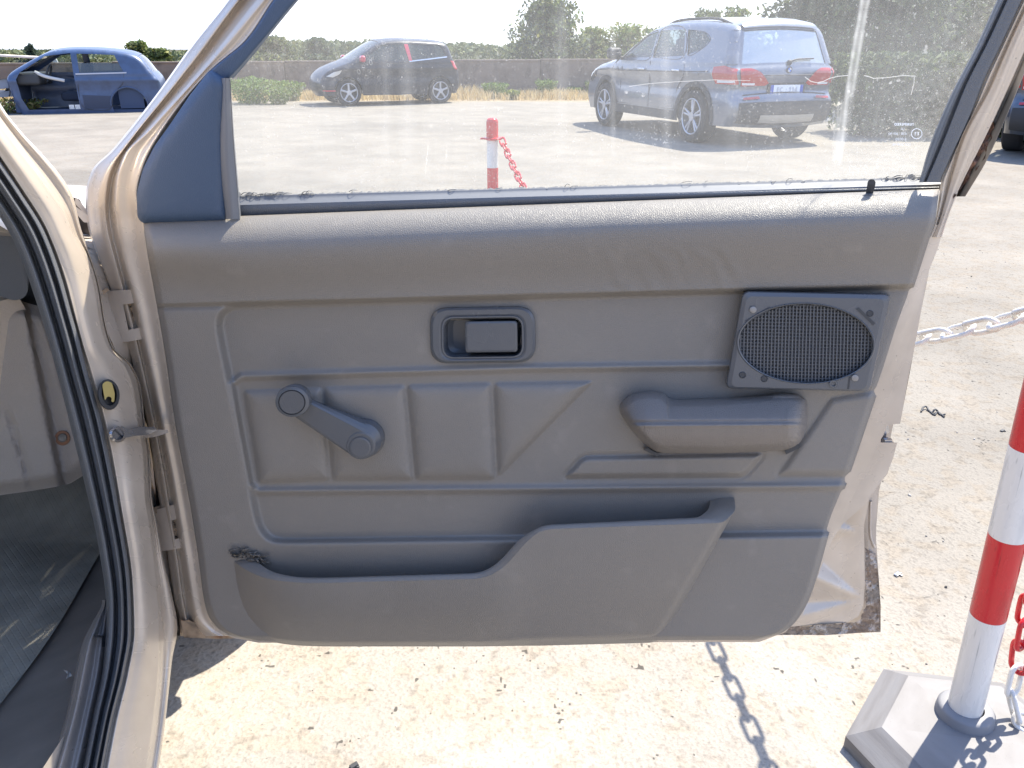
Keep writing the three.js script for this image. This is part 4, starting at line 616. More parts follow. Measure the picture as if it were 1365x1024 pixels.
function suv(root, paint, low) {
  const S = { w: 1.80, belt: 1.06, tumble: 0.30, round: 0.11, taper: 0.10, wheelR: 0.35, wheelY: 0.35, archR: 0.40, arches: [1.36, -1.40], bottom: 0.27, crown: 0.05, cladding: 0.40, seats: -0.05, sy: 1.0,
    top: [[2.16, 0.27], [2.25, 0.45], [2.24, 0.66], [2.12, 0.84], [1.75, 0.97], [1.2, 1.06], [0.98, 1.09], [0.55, 1.31], [0.12, 1.50], [-0.3, 1.58], [-0.9, 1.595], [-1.5, 1.57], [-1.92, 1.50], [-1.98, 1.44], [-2.08, 1.20], [-2.15, 1.03], [-2.21, 0.94], [-2.20, 0.70], [-2.27, 0.60], [-2.27, 0.42], [-2.16, 0.27]],
    windows: [{ p: [[0.80, 1.10], [0.20, 1.42], [-0.12, 1.47], [-0.12, 1.11]], trim: 1 }, { p: [[-0.20, 1.11], [-0.20, 1.475], [-0.86, 1.48], [-1.04, 1.14]], trim: 1 }, { p: [[-0.95, 1.475], [-1.40, 1.43], [-1.55, 1.34], [-1.40, 1.22], [-1.13, 1.15]], trim: 1 }],
    across: [{ name: 'windscreen', s: [6.2, 8.2], q: 0.92 }, { name: 'rear_window', s: [12.95, 14.9], q: 0.93, mat: glassSky }] };
  const B = buildCar(root, S, { paint, glass: glassDark, trim: trimDark });
  for (const sg of [1, -1]) for (const x of S.arches) wheel(root, x, 0.35, sg * 0.79, 0.35, 0.23, 5, alloy, true);
  B.lines([[[0.88, 1.08], [0.80, 0.7], [0.86, 0.42]], [[-0.16, 1.06], [-0.16, 0.42]], [[-1.08, 1.12], [-1.12, 0.9], [-0.95, 0.7], [-0.9, 0.42]], [[0.9, 0.42], [-0.9, 0.42]]]);
  B.lines([[[1.6, 0.90], [0.4, 0.915], [-0.8, 0.93], [-1.7, 0.95]]], 'body_crease', 0.008);
  for (const sg of [1, -1]) {
    const m = B.sideMap(sg);
    for (const x of [0.05, -0.95]) mesh('door_handle', new RoundedBoxGeometry(0.20, 0.03, 0.035, 3, 0.012).translate(...m(x, 0.945, 0.02).toArray()), chrome, root);
    mesh('mirror', [new RoundedBoxGeometry(0.13, 0.17, 0.24, 4, 0.055).translate(0.82, 1.16, sg * 1.02), new RoundedBoxGeometry(0.06, 0.05, 0.2, 2, 0.02).translate(0.80, 1.09, sg * 0.9)], trimDark, root);
    mesh('roof_rail', tube([[0.0, 1.52], [-0.3, 1.60], [-0.9, 1.62], [-1.45, 1.60], [-1.75, 1.53]].map(([x, y]) => V(x, y, sg * 0.60)), 0.018, 30, 8), trimDark, root);
    mesh('tail_light', [B.sheet([[-1.80, 1.01], [-2.02, 1.03], [-2.185, 0.99], [-2.208, 0.93], [-2.204, 0.80], [-1.86, 0.80], [-1.80, 0.88]], 0.010, sg, null, 0.03), rearPatch(B, [[15.5, sg * 1.0], [15.6, sg * 0.78], [16.05, sg * 0.58], [16.5, sg * 0.42], [16.62, sg * 0.5], [16.65, sg * 1.0]], 0.012)], lampRed, root, 'red tail light wrapping round the rear corner');
    for (const g of [B.sheet([[-1.9, 0.815], [-2.19, 0.82], [-2.19, 0.845], [-1.9, 0.845]], 0.014, sg, null, 0.07), rearPatch(B, [[16.5, sg * 0.98], [16.5, sg * 0.72], [16.6, sg * 0.72], [16.6, sg * 0.98]], 0.016)]) mesh('reverse_light', g, std([0.75, 0.72, 0.68], 0.2), root);
    mesh('reflector', rearPatch(B, [[17.75, sg * 0.98], [17.75, sg * 0.66], [17.95, sg * 0.64], [17.95, sg * 0.98]], 0.02), lampRed, root);
    mesh('headlight', B.sheet([[1.80, 0.90], [2.1, 0.82], [2.2, 0.70], [1.98, 0.70], [1.8, 0.80]], 0.006, sg, null, 0.08), glassBlack, root);
  }
  mesh('rear_bumper', [B.across(18.15, 19.6, -1.06, 1.06, 0.02, 8, 16)], trimDark, root);
  mesh('skid_plate', [B.across(18.9, 19.35, -0.62, 0.62, 0.04, 5, 10)], std([0.42, 0.40, 0.36], 0.5, { metalness: 0.4 }), root);
  for (const g of [tube([-1, -0.5, 0, 0.5, 1].map((q) => B.strip(17.35, q * 0.95, 0.004)), 0.007, 30, 5), tube([-0.9, -0.4, 0, 0.4, 0.9].map((q) => B.strip(16.15, q, 0.004)), 0.005, 30, 5)]) mesh('tailgate_gap', g, M.dark, root);
  mesh('rear_spoiler', [B.across(11.7, 12.75, -0.96, 0.96, 0.03, 8, 14), B.across(12.75, 12.95, -0.96, 0.96, 0.012, 3, 14)], paint, root);
  const wp = [B.strip(14.9, 0.05, 0.02), B.strip(14.72, 0.2, 0.025), B.strip(14.6, 0.62, 0.022)]; mesh('rear_wiper', [tube(wp, 0.011, 12, 6), new THREE.SphereGeometry(0.035, 14, 10).translate(...B.strip(14.95, 0.05, 0.01).toArray())], M.dark, root);
  const bp = B.strip(15.9, 0, 0.012), badge = mesh('badge', new THREE.CylinderGeometry(0.042, 0.042, 0.012, 28).rotateZ(Math.PI / 2).translate(bp.x, bp.y, bp.z), M.dark, root);
  for (let k = 0; k < 4; k++) { const s = new THREE.CircleGeometry(0.028, 10, k * Math.PI / 2, Math.PI / 2).rotateY(-Math.PI / 2).translate(bp.x - 0.0085, bp.y, bp.z); mesh('badge_quarter', s, k % 2 ? std([0.08, 0.2, 0.6], 0.3) : M.white, badge); }
  const pp = B.strip(16.85, 0, 0.014), pg = new THREE.PlaneGeometry(0.52, 0.115).rotateY(-Math.PI / 2).translate(pp.x - 0.003, pp.y, pp.z); mesh('plate_recess', new RoundedBoxGeometry(0.02, 0.17, 0.60, 2, 0.008).translate(pp.x + 0.010, pp.y, 0), trimDark, root);
  mesh('number_plate', pg, std(0xffffff, 0.4, { map: plateTex('EC  ' + '·' + ' 114') }), root, 'pale number plate with blue ends, too blurred to read');
  return B;
}
const paintBlue = std([0.17, 0.188, 0.222], 0.28, { metalness: 0.45, clearcoat: 1, clearcoatRoughness: 0.06 });
{
  const root = thing('suv', 'blue grey estate car seen from behind through the right half of the window', 'car', [2.88, 0, -13.4], heading(-0.345, -0.94));
  suv(root, paintBlue);
}
{
  const root = thing('parked_car', 'dark car cut off by the right edge, seen behind the rear window frame', 'car', [8.10, 0, -11.35], heading(0.66, -0.75));
  suv(root, std([0.085, 0.095, 0.115], 0.3, { metalness: 0.4, clearcoat: 1 }));
}
// small dark hatchback with red details
{
  const root = thing('hatchback', 'small black three-door hatchback with red mirror and red pillar stripe near the wall', 'car', [-3.07, 0, -20.5], heading(-0.905, 0.425)); root.scale.setScalar(0.94);
  const paint = std([0.018, 0.022, 0.034], 0.4, { metalness: 0.1, specularIntensity: 0.6, clearcoat: 0.4, clearcoatRoughness: 0.05 }), redP = std([0.55, 0.02, 0.06], 0.3, { clearcoat: 1 });
  const S = { w: 1.64, belt: 0.98, tumble: 0.26, round: 0.12, taper: 0.13, wheelR: 0.31, wheelY: 0.31, archR: 0.35, arches: [1.15, -1.22], bottom: 0.24, crown: 0.06, seats: -0.1, sy: 0.96,
    top: [[1.70, 0.24], [1.80, 0.42], [1.78, 0.62], [1.62, 0.78], [1.30, 0.92], [1.08, 0.99], [0.62, 1.26], [0.25, 1.44], [-0.2, 1.49], [-0.9, 1.475], [-1.45, 1.42], [-1.52, 1.36], [-1.64, 1.06], [-1.70, 0.92], [-1.80, 0.70], [-1.80, 0.42], [-1.72, 0.24]],
    windows: [{ p: [[0.82, 1.02], [0.22, 1.38], [-0.32, 1.41], [-0.40, 1.02]], trim: 1 }, { p: [[-0.50, 1.03], [-0.44, 1.41], [-1.30, 1.37], [-1.42, 1.16], [-1.30, 1.09]], trim: 1 }],
    across: [{ name: 'windscreen', s: [5.15, 6.95], q: 0.92 }, { name: 'rear_window', s: [11, 12.3], q: 0.88 }] };
  const B = buildCar(root, S, { paint, glass: std([0.30, 0.36, 0.36], 0.02, { transmission: 0.85, thickness: 0 }), trim: trimDark });
  for (const sg of [1, -1]) for (const x of S.arches) wheel(root, x, 0.31, sg * 0.72, 0.31, 0.2, 5, alloy);
  B.lines([[[0.9, 1.0], [0.86, 0.6], [0.8, 0.3]], [[-0.44, 1.0], [-0.5, 0.6], [-0.46, 0.3], [0.8, 0.28]]]);
  for (const sg of [1, -1]) {
    mesh('pillar_stripe', B.sheet([[-0.33, 1.40], [-0.41, 1.02], [-0.49, 1.02], [-0.43, 1.40]], 0.012, sg, null, 0), redP, root, 'red stripe on the door pillar');
    mesh('window_strip', B.sheet([[-0.42, 0.995], [-1.44, 1.09], [-1.45, 1.12], [-0.42, 1.02]], 0.010, sg, null, 0.2), chrome, root);
    mesh('mirror', new RoundedBoxGeometry(0.12, 0.15, 0.2, 4, 0.05).translate(0.80, 1.07, sg * 0.94), redP, root, 'red door mirror');
    mesh('headlight', B.sheet([[1.28, 0.82], [1.48, 0.775], [1.66, 0.68], [1.5, 0.66], [1.34, 0.73]], 0.008, sg, null, 0.08), std([0.62, 0.58, 0.5], 0.15, { clearcoat: 1 }), root);
    mesh('tail_light', B.sheet([[-1.52, 1.02], [-1.66, 1.0], [-1.74, 0.80], [-1.62, 0.82]], 0.010, sg, null, 0.06), lampRed, root);
    mesh('bumper_strip', B.sheet([[1.45, 0.34], [1.76, 0.34], [1.76, 0.37], [1.48, 0.37]], 0.01, sg, null, 0.08), redP, root);
  }
  mesh('grille', [B.across(0.7, 1.5, -0.7, 0.7, 0.01, 4, 8)], trimDark, root);
  mesh('aerial', tube([V(-1.15, 1.46, 0), V(-1.22, 1.58, 0)], 0.008, 4, 5), M.dark, root);
}
// stripped blue hatchback lying on the ground
{
  const root = thing('stripped_car', 'wrecked blue hatchback without front end, front door or wheels, at the left edge', 'car', [-9.3, -0.16, -17.9], heading(-0.955, 0.297)); root.scale.setScalar(0.93);
  const paint = std([0.052, 0.092, 0.19], 0.42, { metalness: 0.15, clearcoat: 0.6, clearcoatRoughness: 0.2, map: dirtTex });
  const S = { w: 1.66, belt: 0.97, tumble: 0.22, round: 0.10, taper: 0.08, wheelR: 0.3, wheelY: 0.32, archR: 0.36, arches: [-1.25, 1.35], bottom: 0.16, crown: 0.05, chassis: false,
    top: [[0.98, 0.16], [1.06, 0.5], [1.10, 0.84], [1.06, 0.95], [0.62, 1.22], [0.18, 1.42], [-0.25, 1.48], [-0.95, 1.46], [-1.45, 1.38], [-1.62, 1.28], [-1.80, 1.02], [-1.92, 0.84], [-1.95, 0.5], [-1.88, 0.16]],
    windows: [{ p: [[0.80, 0.98], [0.22, 1.34], [-0.22, 1.39], [-0.22, 0.98]], open: 1 }, { p: [[-0.36, 1.0], [-0.36, 1.39], [-1.10, 1.36], [-1.24, 1.02]], pane: [[-0.36, 1.0], [-0.36, 1.20], [-1.17, 1.19], [-1.24, 1.02]] }],
    across: [{ name: 'windscreen', s: [3.3, 4.9], q: 0.9 }, { name: 'rear_window', s: [8.6, 10.2], q: 0.86 }] };
  S.arches = [-1.25]; const gap = [[0.90, 0.88], [0.80, 1.02], [0.26, 1.34], [-0.24, 1.40], [-0.24, 0.26], [0.78, 0.26], [0.88, 0.5]];
  S.holes = { '-1': [gap, S.windows[1].p], 1: [S.windows[0].p, S.windows[1].p] }; S.windows[0].open = -1;
  const B = buildCar(root, S, { paint, glass: glassDark, trim: trimDark });
  B.lines([[[-0.30, 0.98], [-0.30, 0.3], [-0.5, 0.24]], [[-1.24, 1.0], [-1.2, 0.8], [-0.95, 0.55], [-0.85, 0.26], [-0.3, 0.24]]]);
  for (const sg of [1, -1]) { mesh('window_strip', B.sheet([[-0.28, 0.965], [-1.3, 0.985], [-1.3, 1.01], [-0.28, 0.992]], 0.012, sg, null, 0.2), std([0.5, 0.48, 0.48], 0.5), root); mesh('rubbing_strip', B.sheet([[-0.33, 0.26], [-0.86, 0.26], [-0.92, 0.52], [-0.33, 0.55]], 0.006, sg, null, 0.2), std([0.045, 0.055, 0.085], 0.7), root); mesh('wheel_lip', tube(Array.from({ length: 12 }, (_, i) => { const a = Math.PI * i / 11; return B.sideMap(sg)(-1.25 + 0.38 * Math.cos(a), 0.32 + 0.38 * Math.sin(a), 0.004); }), 0.018, 30, 6), paint, root); }
  const far = std([0.22, 0.24, 0.28], 0.7);
  mesh('dashboard', [new RoundedBoxGeometry(0.5, 0.26, 1.35, 4, 0.08).translate(0.72, 0.88, 0), new THREE.TorusGeometry(0.19, 0.022, 8, 26).rotateY(Math.PI / 2).rotateZ(0.4).translate(0.34, 0.98, -0.36)], M.dark, root);
  mesh('front_seat', [new RoundedBoxGeometry(0.52, 0.2, 0.5, 4, 0.07).translate(0.02, 0.48, 0.36), new RoundedBoxGeometry(0.2, 0.7, 0.5, 4, 0.08).rotateZ(0.3).translate(-0.28, 0.86, 0.36)], std([0.06, 0.07, 0.10], 0.9), root);
  mesh('floor_pan', [new THREE.BoxGeometry(2.6, 0.06, 1.5).translate(-0.4, 0.20, 0), new THREE.BoxGeometry(0.08, 0.6, 1.5).translate(1.0, 0.5, 0), new THREE.BoxGeometry(0.5, 0.5, 1.5).translate(-1.3, 0.5, 0)], std([0.05, 0.07, 0.12], 0.8), root);
  mesh('airbag', tube([V(0.55, 1.02, -0.60), V(0.35, 0.93, -0.66), V(0.0, 0.84, -0.62)], 0.035, 14, 8), std([0.6, 0.58, 0.55], 0.9), root, 'pale deployed airbag cloth');
  mesh('front_rail', [new THREE.BoxGeometry(0.95, 0.11, 0.09).rotateZ(-0.05).translate(1.5, 0.56, -0.5), new THREE.BoxGeometry(0.95, 0.11, 0.09).translate(1.5, 0.56, 0.5), plate([[1.0, 0.92], [1.0, 0.72], [1.5, 0.66], [1.85, 0.70], [1.85, 0.76]], (x, y, o) => V(x, y, -0.62 + o), 0, 0.03, { edge: 0 })], far, root, 'bare grey front chassis rail');
  mesh('torn_wiring', Array.from({ length: 14 }, () => { const x = rr(0.98, 1.2), y = rr(0.3, 0.9), z = rr(-0.7, 0); return tube([V(x, y, z), V(x + rr(0, 0.2), y - rr(0, 0.2), z + rr(-0.1, 0.1)), V(x + rr(0, 0.3), y - rr(0.1, 0.35), z)], rr(0.008, 0.02), 8, 5); }), M.dark, root);
  for (const x of [-0.02, -0.14]) mesh('sill_paper', new THREE.BoxGeometry(0.1, 0.1, 0.02).translate(x - 0.05, 0.30, -0.80), M.white, root);
}

// ---------------------------------------------------------------- ground, wall, grass, trees
const groundTex = dataTex(2048, (u, v, i, j) => {
  const fine = hash(i, j, 3), agg = vnoise(u * 420, v * 420, 420, 5), agg2 = vnoise(u * 210, v * 210, 210, 6), big = fbm(u * 7, v * 7, 7, 5, 7), tan = fbm(u * 60, v * 60, 60, 3, 9);
  let r = 0.90 + 0.17 * (big - 0.5) - 0.06 * sstep(0.55, 0.9, vnoise(u * 860, v * 860, 860, 25)) - 0.07 * sstep(0.62, 0.9, agg) - 0.08 * sstep(0.62, 0.85, agg2) * sstep(0.4, 0.6, tan) + 0.08 * (fine - 0.5);
  let g = r * (0.98 - 0.018 * sstep(0.45, 0.7, tan)), b = r * (0.94 - 0.04 * sstep(0.45, 0.7, tan));
  const sp = vnoise(u * 300, v * 300, 300, 11) * vnoise(u * 70, v * 70, 70, 12); if (sp > 0.71) { const k = 1 - 0.45 * sstep(0.71, 0.8, sp); r *= k; g *= k; b *= k; }
  return [r, g, b];
}, { srgb: true });
const groundBump = dataTex(1024, (u, v, i, j) => { const k = 0.5 * vnoise(u * 420, v * 420, 420, 5) + 0.3 * vnoise(u * 140, v * 140, 140, 15) + 0.2 * hash(i, j, 8); return [k, k, k]; });
groundTex.repeat.set(0.42, 0.42); groundBump.repeat.set(0.42, 0.42);
{
  const n = 260, p = [], c = [], uv = [], idx = [], s = (t) => Math.sign(t) * (Math.abs(t) * 14 + Math.pow(Math.abs(t), 6) * 500);
  for (let j = 0; j <= n; j++) for (let i = 0; i <= n; i++) {
    const x = s(i / n * 2 - 1), z = s(j / n * 2 - 1) - 5; p.push(x, 0, z); uv.push(x, z);
    const tarmac = sstep(-1.2, -2.6, z - 0.35 * x + 0.9 * (fbm(x / 2, z / 2, 0, 3, 4) - 0.5)), k = 0.98 - 0.33 * tarmac - 0.13 * (fbm(x / 1.1 + 9, z / 0.55, 0, 4, 17) - 0.5) - 0.10 * sstep(0.55, 0.75, fbm(x / 5, z / 2, 0, 3, 19)), dry = sstep(-20.9, -21.6, z + 0.6 * (fbm(x / 1.5, 0, 0, 3, 23) - 0.5));
    const field = sstep(-24.5, -26, z); c.push(lerp(lerp(k, 0.84, dry), 0.2, field), lerp(lerp(k * (1 - 0.012 * tarmac), 0.70, dry), 0.2, field), lerp(lerp(k * (1 - 0.05 * tarmac), 0.46, dry), 0.11, field));
  }
  for (let j = 0; j < n; j++) for (let i = 0; i < n; i++) { const a = j * (n + 1) + i; idx.push(a, a + n + 1, a + 1, a + 1, a + n + 1, a + n + 2); }
  const g = new THREE.BufferGeometry(); g.setAttribute('position', new THREE.Float32BufferAttribute(p, 3)); g.setAttribute('color', new THREE.Float32BufferAttribute(c, 3)); g.setAttribute('uv', new THREE.Float32BufferAttribute(uv, 2)); g.setIndex(idx); g.computeVertexNormals();
  const m = mesh('ground', g, std([0.41, 0.395, 0.375], 0.95, { map: groundTex, bumpMap: groundBump, bumpScale: 0.0026, vertexColors: true })); m.userData.kind = 'structure';
}
{ // grit on the near ground
  const g = new THREE.IcosahedronGeometry(1, 0), N = 900, im = new THREE.InstancedMesh(g, std(0xffffff, 0.95), N), m = new THREE.Matrix4(), q = new THREE.Quaternion(), col = new THREE.Color();
  for (let i = 0; i < N; i++) { const x = rr(-1, 3.2), z = -rr(0.9, 5.2), s = 0.0010 + 0.0028 * Math.pow(rnd(), 6), k = rnd() < 0.16 ? rr(0.06, 0.16) : rr(0.22, 0.46); q.setFromEuler(new THREE.Euler(rr(0, 6), rr(0, 6), 0)); m.compose(V(x, s * 0.4, z), q, V(s * rr(0.8, 2.2), s, s)); im.setMatrixAt(i, m); im.setColorAt(i, col.setRGB(k, k * 0.94, k * 0.85)); }
  im.name = 'grit'; im.castShadow = im.receiveShadow = true; scene.add(im); tag(im, 'scattered grit and small chips on the pale ground', 'grit', null, 'stuff');
}
{ // litter on the ground
  const P = (x, y, h = 0.004) => ground(x, y, h);
  const w = thing('wire_scrap', 'twisted dark scrap of wire lying on the ground right of the door', 'wire', P(1243, 548, 0).toArray()), o = w.position.clone();
  const L = (pts, r) => tube(pts.map(([x, y, h]) => P(x, y, h).sub(o)), r, 30, 6);
  mesh('wire', [L([[1228, 549, 0.003], [1231, 543, 0.012], [1235, 542, 0.01], [1238, 547, 0.004], [1243, 550, 0.004], [1246, 546, 0.014], [1250, 548, 0.006], [1254, 553, 0.003], [1260, 552, 0.004]], 0.0034), L([[1240, 549, 0.003], [1246, 553, 0.004], [1250, 549, 0.004], [1259, 556, 0.004]], 0.003)], M.dark, w);
  const chip = (x, y, s, mat, label, cat, name) => { const t = thing(name, label, cat, P(x, y, 0).toArray()); mesh('body', new RoundedBoxGeometry(s * 1.6, s * 0.5, s, 2, s * 0.12).rotateY(0.6).rotateZ(0.15).translate(0, s * 0.28, 0), mat, t); mesh('edge', new RoundedBoxGeometry(s * 0.6, s * 0.35, s * 0.4, 2, s * 0.1).translate(s * 0.8, s * 0.2, s * 0.3), mat, t); };
  chip(1196, 767, 0.011, M.steel, 'small grey metal chip on the ground right of the door corner', 'metal chip', 'metal_chip');
  chip(1336, 575, 0.010, M.dark, 'small dark plastic bit on the ground left of the near striped post', 'plastic bit', 'plastic_bit');
  chip(472, 1022, 0.010, M.dark, 'tiny dark bit on the pale ground at the lower edge below the door', 'plastic bit', 'plastic_bit');
}
// posts and chain
function post(name, label, [x, z], bands, base, lean = 0) {
  const t = thing(name, label, 'post', [x, 0, z], 0);
  let y = 0; for (const [h, red] of bands) { const r = 0.030; mesh('band', new THREE.LatheGeometry([[r - 0.0005, y], [r, y + 0.0015], [r, y + h - 0.0015], [r - 0.0005, y + h]].map(([a, b]) => new THREE.Vector2(a, b)), 40), red ? M.red : M.white, t, red ? 'red band' : 'white band'); y += h; }
  mesh('cap', [new THREE.LatheGeometry([[0.0, y + 0.052], [0.02, y + 0.050], [0.028, y + 0.043], [0.0315, y + 0.030], [0.0315, y - 0.06], [0.030, y - 0.062]].map(([a, b]) => new THREE.Vector2(a, b)), 36), new THREE.LatheGeometry([[0.0315, y - 0.046], [0.05, y - 0.049], [0.052, y - 0.053], [0.05, y - 0.057], [0.0315, y - 0.058]].map(([a, b]) => new THREE.Vector2(a, b)), 36), ...[0, 1, 2, 3].map((k) => new THREE.TorusGeometry(0.011, 0.004, 8, 20).rotateX(Math.PI / 2).translate(0.056, y - 0.052, 0).rotateY(k * Math.PI / 2 + 0.4))], M.red, t, 'red cap with a collar of eyelets');
  if (lean) for (const o of t.children) o.rotation.z = lean;
  const oct = (r0, r1, y0, y1) => { const L = []; for (const [r, yy] of [[r0, y0], [r0, y1 * 0.45], [r1, y1], [0.0, y1 + 0.001]]) L.push(new THREE.Vector2(r, yy)); return new THREE.LatheGeometry(L, 6).toNonIndexed(); };
  const b = oct(0.235, 0.175, 0.001, 0.062); b.computeVertexNormals(); b.rotateY(0.35); b.translate(...base); mesh('collar', new THREE.LatheGeometry([[0.052, 0.060], [0.05, 0.078], [0.044, 0.084], [0.0305, 0.084]].map(([p, q]) => new THREE.Vector2(p, q)), 36), std([0.20, 0.20, 0.205], 0.6), t);
  mesh('base', b, std([0.20, 0.20, 0.205], 0.6, { map: dirtTex, bumpMap: smudge, bumpScale: 0.001 }), t, 'grey six-sided weighted base');
  return t;
}
const NEAR = [0.874, -1.165], FAR = [-0.105, -4.42];
post('chain_post', 'red and white striped plastic post standing nearest, at the right edge', NEAR, [[0.302, 0], [0.170, 1], [0.172, 0], [0.170, 1], [0.20, 0]], [0.0, 0, 0.06], 0.034);
post('chain_post', 'red and white striped plastic post seen through the middle of the window', FAR, [[0.12, 0], [0.15, 1], [0.17, 0], [0.21, 1], [0.205, 0]], [0, 0, 0.02]);
const linkGeo = (() => { const P = [], a = 0.019, b = 0.0145; for (let i = 0; i < 28; i++) { const t = i / 28 * 2 * Math.PI; P.push(V(Math.cos(t) * b + Math.sign(Math.cos(t)) * a, Math.sin(t) * b, 0)); } return new THREE.TubeGeometry(new THREE.CatmullRomCurve3(P, true), 36, 0.0049, 8, true); })();
function chain(label, pts, colorAt, pitch = 0.0525) {
  const t = thing('plastic_chain', label, 'chain', pts[0].toArray()), c = new THREE.CatmullRomCurve3(pts), n = Math.round(c.getLength() / pitch); c.arcLengthDivisions = 800;
  for (let i = 0; i < n; i++) { const u = (i + 0.5) / n, p = c.getPointAt(u), x = c.getTangentAt(u), m = mesh('chain_link', linkGeo, colorAt(u) ? M.red : M.white, t), up = Math.abs(x.y) > 0.95 ? V(1, 0, 0.3) : V(0, 1, 0), z = V().crossVectors(x, up).normalize(), y = V().crossVectors(z, x), r = (i % 2 ? 0.8 : -0.77) + rr(-0.12, 0.12); m.quaternion.setFromRotationMatrix(new THREE.Matrix4().makeBasis(x, y.clone().multiplyScalar(Math.cos(r)).addScaledVector(z, Math.sin(r)), z.clone().multiplyScalar(Math.cos(r)).addScaledVector(y, -Math.sin(r)))); m.position.copy(p).sub(t.position); }
  return t;
}
const CAPY = 0.80;
{
  const A = V(NEAR[0] - 0.018, 0.862, NEAR[1] - 0.05), B = V(FAR[0] + 0.05, 0.80, FAR[1] + 0.03), P = [];
  for (let i = 0; i <= 16; i++) { const s = i / 16; P.push(A.clone().lerp(B, s).add(V(0, -0.46 * 4 * s * (1 - s), 0))); }
  chain('red and white plastic chain sagging between the near post and the far one', P, (u) => u > 0.62 || (u > 0.26 && u < 0.44));
  const Q = [V(NEAR[0] + 0.02, 0.80, NEAR[1]), V(NEAR[0] + 0.035, 0.6, NEAR[1] + 0.02), V(NEAR[0] + 0.055, 0.38, NEAR[1] + 0.0), V(NEAR[0] + 0.072, 0.2, NEAR[1] + 0.0), V(NEAR[0] + 0.085, 0.085, NEAR[1] + 0.02), V(NEAR[0] + 0.20, 0.05, NEAR[1] + 0.10), V(NEAR[0] + 0.4, 0.012, NEAR[1] + 0.2)];
  chain('red plastic chain hanging straight down along the near striped post', Q, (u) => u < 0.58);
}
// boundary wall
{
  const t = thing('boundary_wall', 'long low brownish concrete wall behind the yard', 'wall', [0, 0, -24.2]);
  const wallTex = dataTex(1024, (u, v) => { const a = fbm(u * 12, v * 12, 12, 5, 131), b = fbm(u * 60, v * 14, 0, 3, 133); const k = 0.82 + 0.25 * (a - 0.5) - 0.14 * sstep(0.5, 0.8, b); return [k, k * 0.95, k * 0.9]; }, { srgb: true, repeat: 0.25 });
  const wm = std([0.30, 0.262, 0.235], 0.95, { map: wallTex, bumpMap: wallTex, bumpScale: 0.012 });
  for (let i = 0; i < 24; i++) { const x = -34 + i * 2.4, h = 0.84 + 0.006 * (x + 10) + 0.012 * hash(i, 3, 3); mesh('wall_panel', new RoundedBoxGeometry(2.385, h, 0.16, 1, 0.008).translate(x, h / 2 - 0.02, -0.02 * x * 0.6 + rr(-0.006, 0.006)), wm, t); mesh('coping', new RoundedBoxGeometry(2.392, 0.05, 0.21, 2, 0.012).translate(x, h + 0.004, -0.02 * x * 0.6), std([0.36, 0.315, 0.28], 0.95, { map: wallTex }), t); }
}
function leaves(N, place, size, cols, bend = 0.5) {                              // leaf-sized bent quads with their own tint
  const p = new Float32Array(N * 12), nn = new Float32Array(N * 12), c = new Float32Array(N * 12), idx = new Uint32Array(N * 6), col = new THREE.Color(), a = V(), b = V(), nrm = V();
  for (let i = 0; i < N; i++) {
    const q = place(i), s = size * rr(0.55, 1.35), C = cols[Math.floor(rnd() * cols.length)], k = rr(0.72, 1.25) * (q.k ?? 1);
    a.set(rr(-1, 1), rr(-1, 1), rr(-1, 1)).normalize(); b.set(rr(-1, 1), rr(-1, 0.6), rr(-1, 1)).normalize(); nrm.crossVectors(a, b).normalize(); b.crossVectors(nrm, a);
    const v = [q.p.clone().addScaledVector(a, -s), q.p.clone().addScaledVector(b, -s * 0.42), q.p.clone().addScaledVector(a, s).addScaledVector(nrm, s * bend * 0.4), q.p.clone().addScaledVector(b, s * 0.42)];
    v.forEach((w, j) => { p.set([w.x, w.y, w.z], i * 12 + j * 3); nn.set([nrm.x, nrm.y, nrm.z], i * 12 + j * 3); c.set([C[0] * k, C[1] * k, C[2] * k], i * 12 + j * 3); });
    idx.set([0, 1, 2, 0, 2, 3].map((e) => e + i * 4), i * 6);
  }
  const g = new THREE.BufferGeometry(); g.setAttribute('position', new THREE.BufferAttribute(p, 3)); g.setAttribute('normal', new THREE.BufferAttribute(nn, 3)); g.setAttribute('color', new THREE.BufferAttribute(c, 3)); g.setIndex(new THREE.BufferAttribute(idx, 1)); return g;
}
const leafMat = std(0xffffff, 0.75, { vertexColors: true, transmission: 0.42, thickness: 0, specularIntensity: 0.3 });
const bark = std([0.11, 0.085, 0.065], 0.95);
